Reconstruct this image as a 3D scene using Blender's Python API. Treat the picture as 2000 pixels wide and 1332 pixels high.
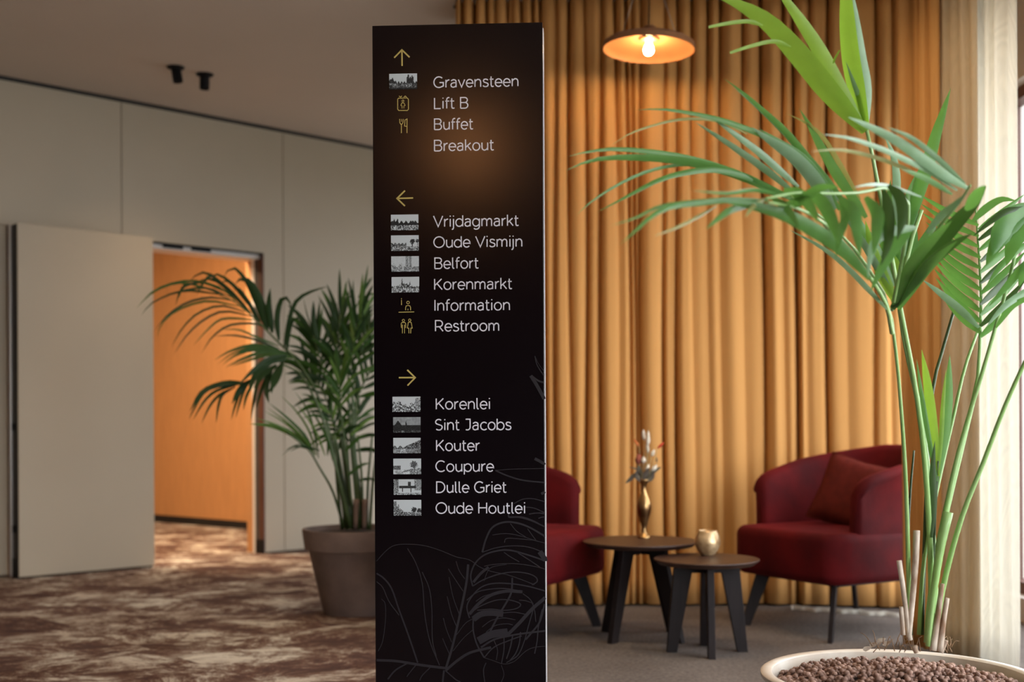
import bpy, bmesh, math, random
import numpy as np
from mathutils import Vector, Matrix, noise

for o in list(bpy.data.objects):
    bpy.data.objects.remove(o, do_unlink=True)
SC = bpy.context.scene
COL = SC.collection
R = math.radians
PI = math.pi

# ------------------------------------------------------------------ camera
FPX = 2350.0            # focal length in pixels of the 2000 px wide frame
HC = 1.0                # eye height
ROLL = 0.0052
CR, SR = math.cos(ROLL), math.sin(ROLL)
cd = bpy.data.cameras.new('camera')
cam = bpy.data.objects.new('camera', cd)
COL.objects.link(cam)
cam.location = (0, 0, HC)
cd.sensor_width = 36.0
cd.lens = FPX / 2000 * 36.0
cd.shift_y = (830 - 666) / 2000.0
cd.clip_start = 0.05
cam.matrix_world = Matrix.Translation((0, 0, HC)) @ Matrix.Rotation(R(90), 4, 'X') @ Matrix.Rotation(-ROLL, 4, 'Z')
cd.dof.use_dof = True
cd.dof.focus_distance = 3.3
cd.dof.aperture_fstop = 2.3
SC.camera = cam

# ------------------------------------------------------------------ world, daylight, exposure
SC.view_settings.view_transform = 'Standard'
SC.view_settings.look = 'None'
SC.view_settings.gamma = 1.0
SC.view_settings.exposure = 0.42
SC.view_settings.use_curve_mapping = False
w = bpy.data.worlds.new('sky')
SC.world = w
w.use_nodes = True
wn = w.node_tree
wn.nodes.clear()
wo = wn.nodes.new('ShaderNodeOutputWorld')
bg = wn.nodes.new('ShaderNodeBackground')
sky = wn.nodes.new('ShaderNodeTexSky')
sky.sky_type = 'HOSEK_WILKIE'
sky.turbidity = 9.0
sky.ground_albedo = 0.4
sky.sun_direction = (-0.5, -0.3, 0.8)
mx = wn.nodes.new('ShaderNodeMixRGB')
mx.inputs['Fac'].default_value = 0.8
mx.inputs['Color2'].default_value = (0.92, 0.95, 1.0, 1)
wn.links.new(sky.outputs[0], mx.inputs['Color1'])
wn.links.new(mx.outputs[0], bg.inputs['Color'])
bg.inputs['Strength'].default_value = 6.5
wn.links.new(bg.outputs[0], wo.inputs['Surface'])

WINX, WINY0, WINY1, WINZ0, WINZ1 = 2.55, -7.4, 6.4, 0.12, 2.72
CEIL = 3.355
ld = bpy.data.lights.new('window_daylight', 'AREA')
ld.shape = 'RECTANGLE'
ld.size = WINY1 - WINY0
ld.size_y = WINZ1 - WINZ0
ld.cycles.is_portal = True
lo = bpy.data.objects.new('window_daylight', ld)
COL.objects.link(lo)
lo.location = (WINX + 0.12, (WINY0 + WINY1) / 2, (WINZ0 + WINZ1) / 2)
lo.rotation_euler = (0, R(90), 0)   # -Z axis turned towards -X
lo.rotation_euler = Matrix(((0, 0, 1), (1, 0, 0), (0, 1, 0))).to_euler()

l2 = ld.copy(); l2.size = 5.0
lo2 = bpy.data.objects.new('window_daylight', l2); COL.objects.link(lo2)
lo2.location = (WINX + 0.12, 11.1, (WINZ0 + WINZ1) / 2); lo2.rotation_euler = lo.rotation_euler

def spot(name, loc, target, power, angle, blend=0.6, col=(1, 0.62, 0.3), rad=0.04):
    l = bpy.data.lights.new(name, 'SPOT')
    l.energy = power; l.spot_size = R(angle); l.spot_blend = blend
    l.color = col; l.shadow_soft_size = rad
    o = bpy.data.objects.new(name, l); COL.objects.link(o)
    o.location = loc
    o.rotation_euler = (Vector(target) - Vector(loc)).to_track_quat('-Z', 'Y').to_euler()
    return o

# ------------------------------------------------------------------ pixel -> place helpers
def ray(px, py):
    dx, dy = px - 1000.0, py - 830.0
    X = dx * CR - dy * SR
    Zd = dx * SR + dy * CR
    return X / FPX, -Zd / FPX
def W(px, py, Y):
    a, b = ray(px, py)
    return Vector((a * Y, Y, HC + b * Y))
def F(px, py, z=0.0):
    a, b = ray(px, py)
    Y = (z - HC) / b
    return Vector((a * Y, Y, z))

# ------------------------------------------------------------------ materials
def newmat(name):
    m = bpy.data.materials.new(name); m.use_nodes = True
    nt = m.node_tree
    b = nt.nodes['Principled BSDF']
    return m, nt, b
def mat(name, col, rough=0.5, metal=0.0, var=0.0, vscale=8.0, vcol=None, bump=0.0, bscale=60.0,
        sheen=0.0, spec=0.5, coat=0.0, stretch=(1, 1, 1), trans=None, emis=None, detail=4):
    m, nt, b = newmat(name)
    b.inputs['Base Color'].default_value = (*col, 1)
    b.inputs['Roughness'].default_value = rough
    b.inputs['Metallic'].default_value = metal
    b.inputs['Specular IOR Level'].default_value = spec
    if sheen:
        b.inputs['Sheen Weight'].default_value = sheen
        b.inputs['Sheen Roughness'].default_value = 0.35
        b.inputs['Sheen Tint'].default_value = (min(1, col[0] * 4), min(1, col[1] * 4 + .02), min(1, col[2] * 4 + .02), 1)
    if coat:
        b.inputs['Coat Weight'].default_value = coat
        b.inputs['Coat Roughness'].default_value = 0.25
    tc = nt.nodes.new('ShaderNodeTexCoord')
    mp = nt.nodes.new('ShaderNodeMapping'); mp.inputs['Scale'].default_value = stretch
    nt.links.new(tc.outputs['Object'], mp.inputs['Vector'])
    if var or vcol:
        n = nt.nodes.new('ShaderNodeTexNoise'); n.inputs['Scale'].default_value = vscale
        n.inputs['Detail'].default_value = detail
        nt.links.new(mp.outputs[0], n.inputs['Vector'])
        r = nt.nodes.new('ShaderNodeValToRGB')
        c2 = vcol if vcol else tuple(max(0, c * (1 - var)) for c in col)
        r.color_ramp.elements[0].position = 0.35; r.color_ramp.elements[0].color = (*c2, 1)
        r.color_ramp.elements[1].position = 0.65; r.color_ramp.elements[1].color = (*col, 1)
        nt.links.new(n.outputs['Fac'], r.inputs['Fac'])
        nt.links.new(r.outputs['Color'], b.inputs['Base Color'])
    if bump:
        n2 = nt.nodes.new('ShaderNodeTexNoise'); n2.inputs['Scale'].default_value = bscale
        n2.inputs['Detail'].default_value = 3
        nt.links.new(mp.outputs[0], n2.inputs['Vector'])
        bp = nt.nodes.new('ShaderNodeBump'); bp.inputs['Strength'].default_value = bump
        bp.inputs['Distance'].default_value = 0.01
        nt.links.new(n2.outputs['Fac'], bp.inputs['Height'])
        nt.links.new(bp.outputs['Normal'], b.inputs['Normal'])
    if trans:
        t = nt.nodes.new('ShaderNodeBsdfTranslucent'); t.inputs['Color'].default_value = (*trans[1], 1)
        s = nt.nodes.new('ShaderNodeMixShader'); s.inputs['Fac'].default_value = trans[0]
        out = nt.nodes['Material Output']
        nt.links.new(b.outputs[0], s.inputs[1]); nt.links.new(t.outputs[0], s.inputs[2])
        nt.links.new(s.outputs[0], out.inputs['Surface'])
    if emis:
        b.inputs['Emission Color'].default_value = (*emis[0], 1)
        b.inputs['Emission Strength'].default_value = emis[1]
    return m

M = {}
M['wall_panel'] = mat('panel laminate', (0.50, 0.437, 0.33), 0.55, var=0.05, vscale=1.2, bump=0.05, bscale=300)
M['plaster'] = mat('ceiling plaster', (0.60, 0.50, 0.41), 0.9, var=0.05, vscale=0.8, bump=0.06, bscale=120)
M['dark_wall'] = mat('dark wall paint', (0.10, 0.08, 0.065), 0.85, var=0.2, vscale=1.0)
M['white_wall'] = mat('white wall paint', (0.6, 0.57, 0.52), 0.8, var=0.04, vscale=2)
M['black'] = mat('black metal', (0.003, 0.003, 0.004), 0.6, bump=0.03, spec=0.25)
M['black_trim'] = mat('black trim', (0.008, 0.007, 0.007), 0.6, bump=0.03)
M['chrome'] = mat('aluminium profile', (0.75, 0.74, 0.72), 0.28, metal=1.0, bump=0.02, bscale=200)
M['bronze'] = mat('brown anodised profile', (0.10, 0.035, 0.018), 0.5, var=0.2, vscale=6)
M['rubber'] = mat('grey seal rubber', (0.06, 0.052, 0.05), 0.6, var=0.1)
M['white_paint'] = mat('white enamel', (0.72, 0.69, 0.66), 0.4, var=0.03)
M['wood_orange'] = mat('orange wood veneer', (0.60, 0.295, 0.115), 0.5, var=0.16, vscale=5, stretch=(14, 14, 0.7), detail=6)
M['pot_brown'] = mat('weathered clay', (0.20, 0.138, 0.112), 0.85, var=0.28, vscale=7, bump=0.25, bscale=90)
M['pot_cream'] = mat('cream glazed ceramic', (0.74, 0.69, 0.6), 0.35, vcol=(0.60, 0.52, 0.42), vscale=9, coat=0.3, bump=0.04)
M['soil'] = mat('dark soil', (0.05, 0.03, 0.02), 0.95, var=0.5, vscale=60, bump=0.6, bscale=120)
M['velvet'] = mat('burgundy velvet', (0.105, 0.0035, 0.005), 0.8, vcol=(0.045, 0.0015, 0.003), vscale=3.5, sheen=0.28, bump=0.1, bscale=40, spec=0.15)
M['cushion'] = mat('rust red linen', (0.11, 0.014, 0.009), 0.9, var=0.2, vscale=30, bump=0.3, bscale=350, spec=0.15)
M['dark_wood'] = mat('dark stained ash', (0.055, 0.024, 0.015), 0.42, var=0.35, vscale=6, stretch=(1, 14, 1), bump=0.06, bscale=60)
M['leg_wood'] = mat('charcoal stained ash', (0.016, 0.011, 0.011), 0.5, var=0.3, vscale=8, stretch=(10, 10, 1), spec=0.22)
M['brass'] = mat('aged brass', (0.62, 0.40, 0.17), 0.3, metal=1.0, vcol=(0.20, 0.11, 0.05), vscale=11, bump=0.1, bscale=30)
M['votive'] = mat('mottled gold glass', (0.78, 0.58, 0.33), 0.36, metal=0.6, vcol=(0.42, 0.26, 0.12), vscale=22, bump=0.25, bscale=45, coat=0.3)
M['sign_black'] = mat('black lacquered sheet', (0.0030, 0.0012, 0.0024), 0.2, spec=0.3, bump=0.012, bscale=900)
M['sign_back'] = mat('white aluminium edge', (0.7, 0.68, 0.68), 0.45, bump=0.02)
M['letter'] = mat('white print', (0.80, 0.78, 0.84), 0.6, bump=0.02)
M['gold_print'] = mat('gold print', (0.56, 0.43, 0.12), 0.55, bump=0.02)
M['art_print'] = mat('dark grey leaf print', (0.019, 0.0155, 0.019), 0.5, spec=0.3, bump=0.02)
M['bulb'] = mat('lit bulb glass', (1, 0.9, 0.7), 0.3, emis=((1.0, 0.64, 0.32), 215.0))
M['shade'] = mat('copper lacquered shade', (0.30, 0.135, 0.05), 0.5, metal=0.0, var=0.12, vscale=14, bump=0.04)
M['shade_out'] = mat('bronze shade outside', (0.34, 0.16, 0.07), 0.5, metal=0.2, var=0.15, vscale=14)
M['cable'] = mat('clear suspension wire', (0.5, 0.4, 0.3), 0.35, metal=0.6)
M['grass_bit'] = mat('dried fibre', (0.32, 0.19, 0.10), 0.9, var=0.4, vscale=30)
M['stub'] = mat('dried sheath', (0.74, 0.66, 0.54), 0.8, vcol=(0.26, 0.15, 0.085), vscale=26, stretch=(1, 1, .4))
def leafmat(name, c, tc, f=0.3, rough=0.38):
    back = name.startswith('back')
    return mat(name, c, 0.5 if back else rough, spec=0.22 if back else 0.5, vcol=(c[0] * .75, c[1] * .8, c[2] * .7), vscale=18, trans=(f, tc), coat=0.0 if back else 0.15)
M['lf_mid'] = leafmat('palm leaf mid green', (0.115, 0.29, 0.07), (0.22, 0.50, 0.08))
M['lf_dark'] = leafmat('palm leaf dark green', (0.045, 0.095, 0.022), (0.07, 0.17, 0.02), 0.2)
M['lf_sheen'] = leafmat('palm leaf window sheen', (0.30, 0.47, 0.29), (0.24, 0.48, 0.16), 0.2, 0.32)  # silver reflection of the window put into the leaf colour
M['lf_lime'] = leafmat('young leaf lime green', (0.30, 0.50, 0.065), (0.42, 0.70, 0.06), 0.4)
M['lf_tan'] = leafmat('leaf yellowing tip', (0.42, 0.42, 0.15), (0.50, 0.45, 0.10), 0.3)
M['stem_g'] = mat('palm stem green', (0.24, 0.44, 0.11), 0.4, vcol=(0.34, 0.54, 0.20), vscale=12, stretch=(1, 1, .3), coat=0.2)
M['stem_d'] = mat('palm stem dark', (0.06, 0.105, 0.03), 0.45, var=0.3, vscale=12)
M['lb_dark'] = leafmat('back palm leaf dark', (0.017, 0.044, 0.013), (0.035, 0.085, 0.01), 0.25, 0.4)
M['lb_mid'] = leafmat('back palm leaf mid', (0.036, 0.09, 0.02), (0.07, 0.17, 0.016), 0.3, 0.4)
M['lb_light'] = leafmat('back palm leaf light', (0.11, 0.205, 0.05), (0.15, 0.30, 0.035), 0.3, 0.4)
M['fl_white'] = mat('white dried bloom', (0.80, 0.74, 0.62), 0.9, var=0.15, vscale=60, bump=0.5, bscale=200)
M['fl_red'] = mat('red dyed grass head', (0.65, 0.06, 0.025), 0.9, var=0.2, vscale=60, bump=0.5, bscale=200)
M['fl_orange'] = mat('orange dyed grass head', (0.72, 0.22, 0.07), 0.9, var=0.2, vscale=60, bump=0.5, bscale=200)
M['fl_rust'] = mat('rust thistle head', (0.30, 0.075, 0.045), 0.9, var=0.3, vscale=60, bump=0.5, bscale=200)
M['fl_leaf'] = mat('grey eucalyptus leaf', (0.12, 0.11, 0.075), 0.8, vcol=(0.05, 0.035, 0.03), vscale=40)
M['fl_stem'] = mat('pale dry stem', (0.42, 0.40, 0.22), 0.8, var=0.2, vscale=40)

def pebble_mat():
    m, nt, b = newmat('clay pebble')
    oi = nt.nodes.new('ShaderNodeNewGeometry')
    r = nt.nodes.new('ShaderNodeValToRGB')
    r.color_ramp.elements[0].color = (0.10, 0.05, 0.036, 1)
    r.color_ramp.elements[1].color = (0.46, 0.29, 0.215, 1)
    n = nt.nodes.new('ShaderNodeTexNoise'); n.inputs['Scale'].default_value = 55
    tc = nt.nodes.new('ShaderNodeTexCoord')
    g = nt.nodes.new('ShaderNodeObjectInfo')
    a = nt.nodes.new('ShaderNodeMath'); a.operation = 'MULTIPLY_ADD'
    a.inputs[1].default_value = 0.45; 
    nt.links.new(oi.outputs['Random Per Island'], a.inputs[0])
    nt.links.new(tc.outputs['Object'], n.inputs['Vector'])
    k = nt.nodes.new('ShaderNodeMath'); k.operation = 'MULTIPLY'; k.inputs[1].default_value = 0.35
    nt.links.new(g.outputs['Random'], k.inputs[0])
    k2 = nt.nodes.new('ShaderNodeMath'); k2.operation = 'MULTIPLY_ADD'; k2.inputs[1].default_value = 0.4
    nt.links.new(n.outputs['Fac'], k2.inputs[0]); nt.links.new(k.outputs[0], k2.inputs[2])
    nt.links.new(k2.outputs[0], a.inputs[2])
    nt.links.new(a.outputs[0], r.inputs['Fac'])
    nt.links.new(r.outputs[0], b.inputs['Base Color'])
    b.inputs['Roughness'].default_value = 0.85
    return m
M['pebble'] = pebble_mat()

def carpet_grey():
    m, nt, b = newmat('grey loop carpet')
    tc = nt.nodes.new('ShaderNodeTexCoord')
    n = nt.nodes.new('ShaderNodeTexNoise'); n.inputs['Scale'].default_value = 55; n.inputs['Detail'].default_value = 6; n.inputs['Roughness'].default_value = 0.8
    n1 = nt.nodes.new('ShaderNodeTexNoise'); n1.inputs['Scale'].default_value = 3
    nt.links.new(tc.outputs['Object'], n.inputs['Vector']); nt.links.new(tc.outputs['Object'], n1.inputs['Vector'])
    mm = nt.nodes.new('ShaderNodeMath'); mm.operation = 'MULTIPLY_ADD'; mm.inputs[1].default_value = 0.25
    nt.links.new(n1.outputs['Fac'], mm.inputs[0]); nt.links.new(n.outputs['Fac'], mm.inputs[2])
    r = nt.nodes.new('ShaderNodeValToRGB')
    r.color_ramp.elements[0].position = 0.40; r.color_ramp.elements[0].color = (0.052, 0.043, 0.038, 1)
    r.color_ramp.elements[1].position = 0.85; r.color_ramp.elements[1].color = (0.22, 0.19, 0.17, 1)
    nt.links.new(mm.outputs[0], r.inputs['Fac']); nt.links.new(r.outputs[0], b.inputs['Base Color'])
    bp = nt.nodes.new('ShaderNodeBump'); bp.inputs['Strength'].default_value = 0.5; bp.inputs['Distance'].default_value = 0.006
    nt.links.new(n.outputs['Fac'], bp.inputs['Height']); nt.links.new(bp.outputs[0], b.inputs['Normal'])
    b.inputs['Roughness'].default_value = 0.95; b.inputs['Specular IOR Level'].default_value = 0.15
    return m
M['carpet_grey'] = carpet_grey()

def carpet_brown(ang):
    m, nt, b = newmat('mottled brown carpet tile')
    L = nt.links
    tc = nt.nodes.new('ShaderNodeTexCoord')
    rot = nt.nodes.new('ShaderNodeMapping'); rot.inputs['Rotation'].default_value = (0, 0, -ang)
    L.new(tc.outputs['Object'], rot.inputs['Vector'])
    # one metre tiles, each cut from another part of the roll
    sc = nt.nodes.new('ShaderNodeVectorMath'); sc.operation = 'SCALE'; sc.inputs['Scale'].default_value = 0.8
    L.new(rot.outputs[0], sc.inputs[0])
    fl = nt.nodes.new('ShaderNodeVectorMath'); fl.operation = 'FLOOR'; L.new(sc.outputs[0], fl.inputs[0])
    wn_ = nt.nodes.new('ShaderNodeTexWhiteNoise'); wn_.noise_dimensions = '3D'; L.new(fl.outputs[0], wn_.inputs['Vector'])
    off = nt.nodes.new('ShaderNodeVectorMath'); off.operation = 'MULTIPLY_ADD'
    off.inputs[1].default_value = (0.35, 0.35, 0)
    L.new(wn_.outputs['Color'], off.inputs[0]); L.new(tc.outputs['Object'], off.inputs[2])
    mp = nt.nodes.new('ShaderNodeMapping'); mp.inputs['Scale'].default_value = (1.0, 1.15, 1)
    mp.inputs['Rotation'].default_value = (0, 0, 0.25)
    L.new(off.outputs[0], mp.inputs['Vector'])
    n1 = nt.nodes.new('ShaderNodeTexNoise'); n1.inputs['Scale'].default_value = 2.3; n1.inputs['Detail'].default_value = 14
    n1.inputs['Roughness'].default_value = 0.86; n1.inputs['Distortion'].default_value = 0.5
    L.new(mp.outputs[0], n1.inputs['Vector'])
    r = nt.nodes.new('ShaderNodeValToRGB'); e = r.color_ramp.elements
    e[0].position = 0.435; e[0].color = (0.078, 0.046, 0.041, 1)
    e[1].position = 0.565; e[1].color = (0.62, 0.60, 0.53, 1)
    x = e.new(0.485); x.color = (0.155, 0.088, 0.064, 1)
    x = e.new(0.52); x.color = (0.27, 0.22, 0.18, 1)
    L.new(n1.outputs['Fac'], r.inputs['Fac'])
    n2 = nt.nodes.new('ShaderNodeTexNoise'); n2.inputs['Scale'].default_value = 1.1; n2.inputs['Detail'].default_value = 2
    L.new(mp.outputs[0], n2.inputs['Vector'])
    r2 = nt.nodes.new('ShaderNodeValToRGB')
    r2.color_ramp.elements[0].position = 0.38; r2.color_ramp.elements[0].color = (0.75, 0.66, 0.62, 1)
    r2.color_ramp.elements[1].position = 0.62; r2.color_ramp.elements[1].color = (1.12, 1.12, 1.12, 1)
    L.new(n2.outputs['Fac'], r2.inputs['Fac'])
    mu = nt.nodes.new('ShaderNodeMixRGB'); mu.blend_type = 'MULTIPLY'; mu.inputs['Fac'].default_value = 1
    L.new(r.outputs[0], mu.inputs['Color1']); L.new(r2.outputs[0], mu.inputs['Color2'])
    L.new(mu.outputs[0], b.inputs['Base Color'])
    n3 = nt.nodes.new('ShaderNodeTexNoise'); n3.inputs['Scale'].default_value = 180
    L.new(tc.outputs['Object'], n3.inputs['Vector'])
    bp = nt.nodes.new('ShaderNodeBump'); bp.inputs['Strength'].default_value = 0.4; bp.inputs['Distance'].default_value = 0.005
    L.new(n3.outputs['Fac'], bp.inputs['Height']); L.new(bp.outputs[0], b.inputs['Normal'])
    b.inputs['Roughness'].default_value = 0.95; b.inputs['Specular IOR Level'].default_value = 0.15
    return m

def cloth_mat(name, col, tcol, tf, transp=0.0, rough=0.85, wave=0.0):
    m, nt, b = newmat(name); L = nt.links
    b.inputs['Base Color'].default_value = (*col, 1); b.inputs['Roughness'].default_value = rough
    b.inputs['Specular IOR Level'].default_value = 0.12
    tc = nt.nodes.new('ShaderNodeTexCoord')
    mp = nt.nodes.new('ShaderNodeMapping'); mp.inputs['Scale'].default_value = (1, 1, 0.15)
    L.new(tc.outputs['Object'], mp.inputs['Vector'])
    n = nt.nodes.new('ShaderNodeTexNoise'); n.inputs['Scale'].default_value = 220
    L.new(mp.outputs[0], n.inputs['Vector'])
    bp = nt.nodes.new('ShaderNodeBump'); bp.inputs['Strength'].default_value = 0.2; bp.inputs['Distance'].default_value = 0.003
    L.new(n.outputs['Fac'], bp.inputs['Height']); L.new(bp.outputs[0], b.inputs['Normal'])
    out = nt.nodes['Material Output']
    t = nt.nodes.new('ShaderNodeBsdfTranslucent'); t.inputs['Color'].default_value = (*tcol, 1)
    s = nt.nodes.new('ShaderNodeMixShader'); s.inputs['Fac'].default_value = tf
    L.new(b.outputs[0], s.inputs[1]); L.new(t.outputs[0], s.inputs[2])
    last = s
    if transp:
        tr = nt.nodes.new('ShaderNodeBsdfTransparent')
        s2 = nt.nodes.new('ShaderNodeMixShader')
        wv = nt.nodes.new('ShaderNodeTexNoise'); wv.inputs['Scale'].default_value = 7; wv.inputs['Detail'].default_value = 2
        wv.inputs['Distortion'].default_value = 1.0
        mp2 = nt.nodes.new('ShaderNodeMapping'); mp2.inputs['Scale'].default_value = (1, 1, 0.25)
        L.new(tc.outputs['Object'], mp2.inputs['Vector']); L.new(mp2.outputs[0], wv.inputs['Vector'])
        ml = nt.nodes.new('ShaderNodeMath'); ml.operation = 'MULTIPLY'; ml.inputs[1].default_value = 55
        L.new(wv.outputs['Fac'], ml.inputs[0])
        sn = nt.nodes.new('ShaderNodeMath'); sn.operation = 'SINE'; L.new(ml.outputs[0], sn.inputs[0])
        ma = nt.nodes.new('ShaderNodeMath'); ma.operation = 'MULTIPLY_ADD'
        ma.inputs[1].default_value = 0.035; ma.inputs[2].default_value = transp
        L.new(sn.outputs[0], ma.inputs[0]); L.new(ma.outputs[0], s2.inputs['Fac'])
        L.new(s.outputs[0], s2.inputs[1]); L.new(tr.outputs[0], s2.inputs[2])
        last = s2
    L.new(last.outputs[0], out.inputs['Surface'])
    return m
M['curtain'] = cloth_mat('ochre curtain cloth', (0.60, 0.315, 0.105), (0.60, 0.25, 0.05), 0.08)
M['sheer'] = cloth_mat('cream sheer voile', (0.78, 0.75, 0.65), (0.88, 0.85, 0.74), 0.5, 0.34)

# ------------------------------------------------------------------ mesh helpers
def obj(name, verts, faces, m, parent=None, smooth=False, loc=None):
    me = bpy.data.meshes.new(name)
    me.from_pydata([tuple(v) for v in verts], [], faces)
    me.update()
    if smooth:
        me.polygons.foreach_set('use_smooth', [True] * len(me.polygons))
    if m is not None:
        me.materials.append(M[m] if isinstance(m, str) else m)
    o = bpy.data.objects.new(name, me); COL.objects.link(o)
    if parent is not None: o.parent = parent
    if loc is not None: o.location = loc
    return o
def empty(name, loc=(0, 0, 0), rz=0.0):
    o = bpy.data.objects.new(name, None); COL.objects.link(o)
    o.empty_display_size = 0.1
    o.location = loc; o.rotation_euler = (0, 0, rz)
    return o
def tag(o, label=None, cat=None, group=None, kind=None):
    if label: o['label'] = label
    if cat: o['category'] = cat
    if group: o['group'] = group
    if kind: o['kind'] = kind
    return o
class G:
    """geometry collector"""
    def __init__(s): s.v = []; s.f = []
    def add(s, v, f):
        k = len(s.v); s.v += [tuple(x) for x in v]; s.f += [tuple(i + k for i in q) for q in f]
    def box(s, p0, p1):
        x0, y0, z0 = p0; x1, y1, z1 = p1
        s.add([(x0, y0, z0), (x1, y0, z0), (x1, y1, z0), (x0, y1, z0), (x0, y0, z1), (x1, y0, z1), (x1, y1, z1), (x0, y1, z1)],
              [(0, 3, 2, 1), (4, 5, 6, 7), (0, 1, 5, 4), (1, 2, 6, 5), (2, 3, 7, 6), (3, 0, 4, 7)])
    def prism(s, poly, z0, z1):
        n = len(poly)
        v = [(p[0], p[1], z0) for p in poly] + [(p[0], p[1], z1) for p in poly]
        f = [tuple(reversed(range(n))), tuple(range(n, 2 * n))]
        f += [(i, (i + 1) % n, n + (i + 1) % n, n + i) for i in range(n)]
        s.add(v, f)
    def hexa(s, b, t):
        """eight-corner solid: 4 bottom, 4 top"""
        s.add(list(b) + list(t), [(3, 2, 1, 0), (4, 5, 6, 7), (0, 1, 5, 4), (1, 2, 6, 5), (2, 3, 7, 6), (3, 0, 4, 7)])
    def lathe(s, prof, n=40, c=(0, 0, 0), M_=None, cap=True):
        v = []; f = []
        for r, z in prof:
            for k in range(n):
                a = 2 * PI * k / n
                p = Vector((r * math.cos(a), r * math.sin(a), z))
                if M_ is not None: p = M_ @ p
                v.append(p + Vector(c))
        m_ = len(prof)
        for i in range(m_ - 1):
            for k in range(n):
                k2 = (k + 1) % n
                f.append((i * n + k, i * n + k2, (i + 1) * n + k2, (i + 1) * n + k))
        if cap and prof[0][0] > 1e-6: f.append(tuple(reversed(range(n))))
        if cap and prof[-1][0] > 1e-6: f.append(tuple((m_ - 1) * n + k for k in range(n)))
        s.add(v, f)
    def tube(s, pts, rads, n=8, cap=True):
        pts = [Vector(p) for p in pts]
        if not hasattr(rads, '__len__'): rads = [rads] * len(pts)
        v = []; f = []
        prev = None
        for i, p in enumerate(pts):
            t = (pts[min(i + 1, len(pts) - 1)] - pts[max(i - 1, 0)]).normalized()
            if prev is None:
                a = Vector((0, 0, 1)) if abs(t.z) < .9 else Vector((1, 0, 0))
                u = t.cross(a).normalized()
            else:
                u = (prev - t * prev.dot(t)).normalized()
            prev = u
            w_ = t.cross(u)
            for k in range(n):
                a = 2 * PI * k / n
                v.append(p + (u * math.cos(a) + w_ * math.sin(a)) * rads[i])
        for i in range(len(pts) - 1):
            for k in range(n):
                k2 = (k + 1) % n
                f.append((i * n + k, i * n + k2, (i + 1) * n + k2, (i + 1) * n + k))
        if cap:
            f.append(tuple(reversed(range(n)))); f.append(tuple((len(pts) - 1) * n + k for k in range(n)))
        s.add(v, f)
    def out(s, name, m, parent=None, smooth=False, loc=None): return obj(name, s.v, s.f, m, parent, smooth, loc)

def autosmooth(o, ang=40):
    me = o.data
    me.polygons.foreach_set('use_smooth', [True] * len(me.polygons))
    try: me.set_sharp_from_angle(angle=R(ang))
    except Exception: pass
    return o
def bevel(o, wd, seg=2):
    b = o.modifiers.new('bevel', 'BEVEL'); b.width = wd; b.segments = seg; b.limit_method = 'ANGLE'; b.angle_limit = R(35)
    return o
def catmull(pts, n):
    pts = [Vector(p) for p in pts]
    if len(pts) == 2: return [pts[0].lerp(pts[1], i / (n - 1)) for i in range(n)]
    P = [pts[0] * 2 - pts[1]] + pts + [pts[-1] * 2 - pts[-2]]
    # arc-length-ish spacing
    seg = [(P[i + 2] - P[i + 1]).length + 1e-9 for i in range(len(pts) - 1)]
    tot = sum(seg); res = []
    for j in range(n):
        d = tot * j / (n - 1); i = 0
        while i < len(seg) - 1 and d > seg[i]: d -= seg[i]; i += 1
        t = min(1, d / seg[i])
        p0, p1, p2, p3 = P[i:i + 4]
        res.append(0.5 * ((2 * p1) + (-p0 + p2) * t + (2 * p0 - 5 * p1 + 4 * p2 - p3) * t * t + (-p0 + 3 * p1 - 3 * p2 + p3) * t ** 3))
    return res

# ------------------------------------------------------------------ the setting
A = F(0, 1127.5); B = F(600, 1074.5)
A.z = B.z = 0
WD = (B - A).normalized()                       # along the movable wall, away from the eye
WN = Vector((WD.y, -WD.x, 0))                   # out of the wall, into the room
WANG = math.atan2(WD.y, WD.x)
def wp(s, off, z): 
    p = A + WD * s + WN * off
    return Vector((p.x, p.y, z))
def s_of(px, off=0.0, py=830):
    a, _ = ray(px, py)
    o = A + WN * off
    # (o.x + s dx) = a (o.y + s dy)
    return (a * o.y - o.x) / (WD.x - a * WD.y)
def wbox(g, s0, s1, o0, o1, z0, z1):
    g.hexa([wp(s0, o1, z0), wp(s1, o1, z0), wp(s1, o0, z0), wp(s0, o0, z0)],
           [wp(s0, o1, z1), wp(s1, o1, z1), wp(s1, o0, z1), wp(s0, o0, z1)])
def struct(o):
    o['kind'] = 'structure'; return o

M['carpet_brown'] = carpet_brown(WANG)
XB = -0.30
g = G(); g.box((-9, -8, -0.05), (XB, 16, 0)); struct(g.out('floor', 'carpet_brown'))
g = G(); g.box((XB, -8, -0.05), (2.9, 16, 0)); struct(g.out('floor.001', 'carpet_grey'))
g = G(); g.box((-9, -8, CEIL), (2.9, 16, CEIL + 0.1)); struct(g.out('ceiling', 'plaster'))
HEAD = 2.357
s240, s555, s517 = s_of(240), s_of(555), s_of(517)
sL = -4.6; sR = 7.0; GAP = 0.006
wall = empty('wall_left', wp(0, 0, 0)); struct(wall)
def wpiece(name, g, m):
    o = g.out(name, m); o.parent = wall; o.matrix_parent_inverse = Matrix.Translation(-wall.location); return o
TOP = CEIL - 0.022
sdoor0 = s_of(16)
for (a_, b_) in ((sL, s240 - 2.35), (s240 - 2.35 + GAP, s240 - GAP / 2)):
    g = G(); wbox(g, a_, b_, -0.1, 0, HEAD + .004, TOP); bevel(wpiece('panel', g, 'wall_panel'), 0.0015)
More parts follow.
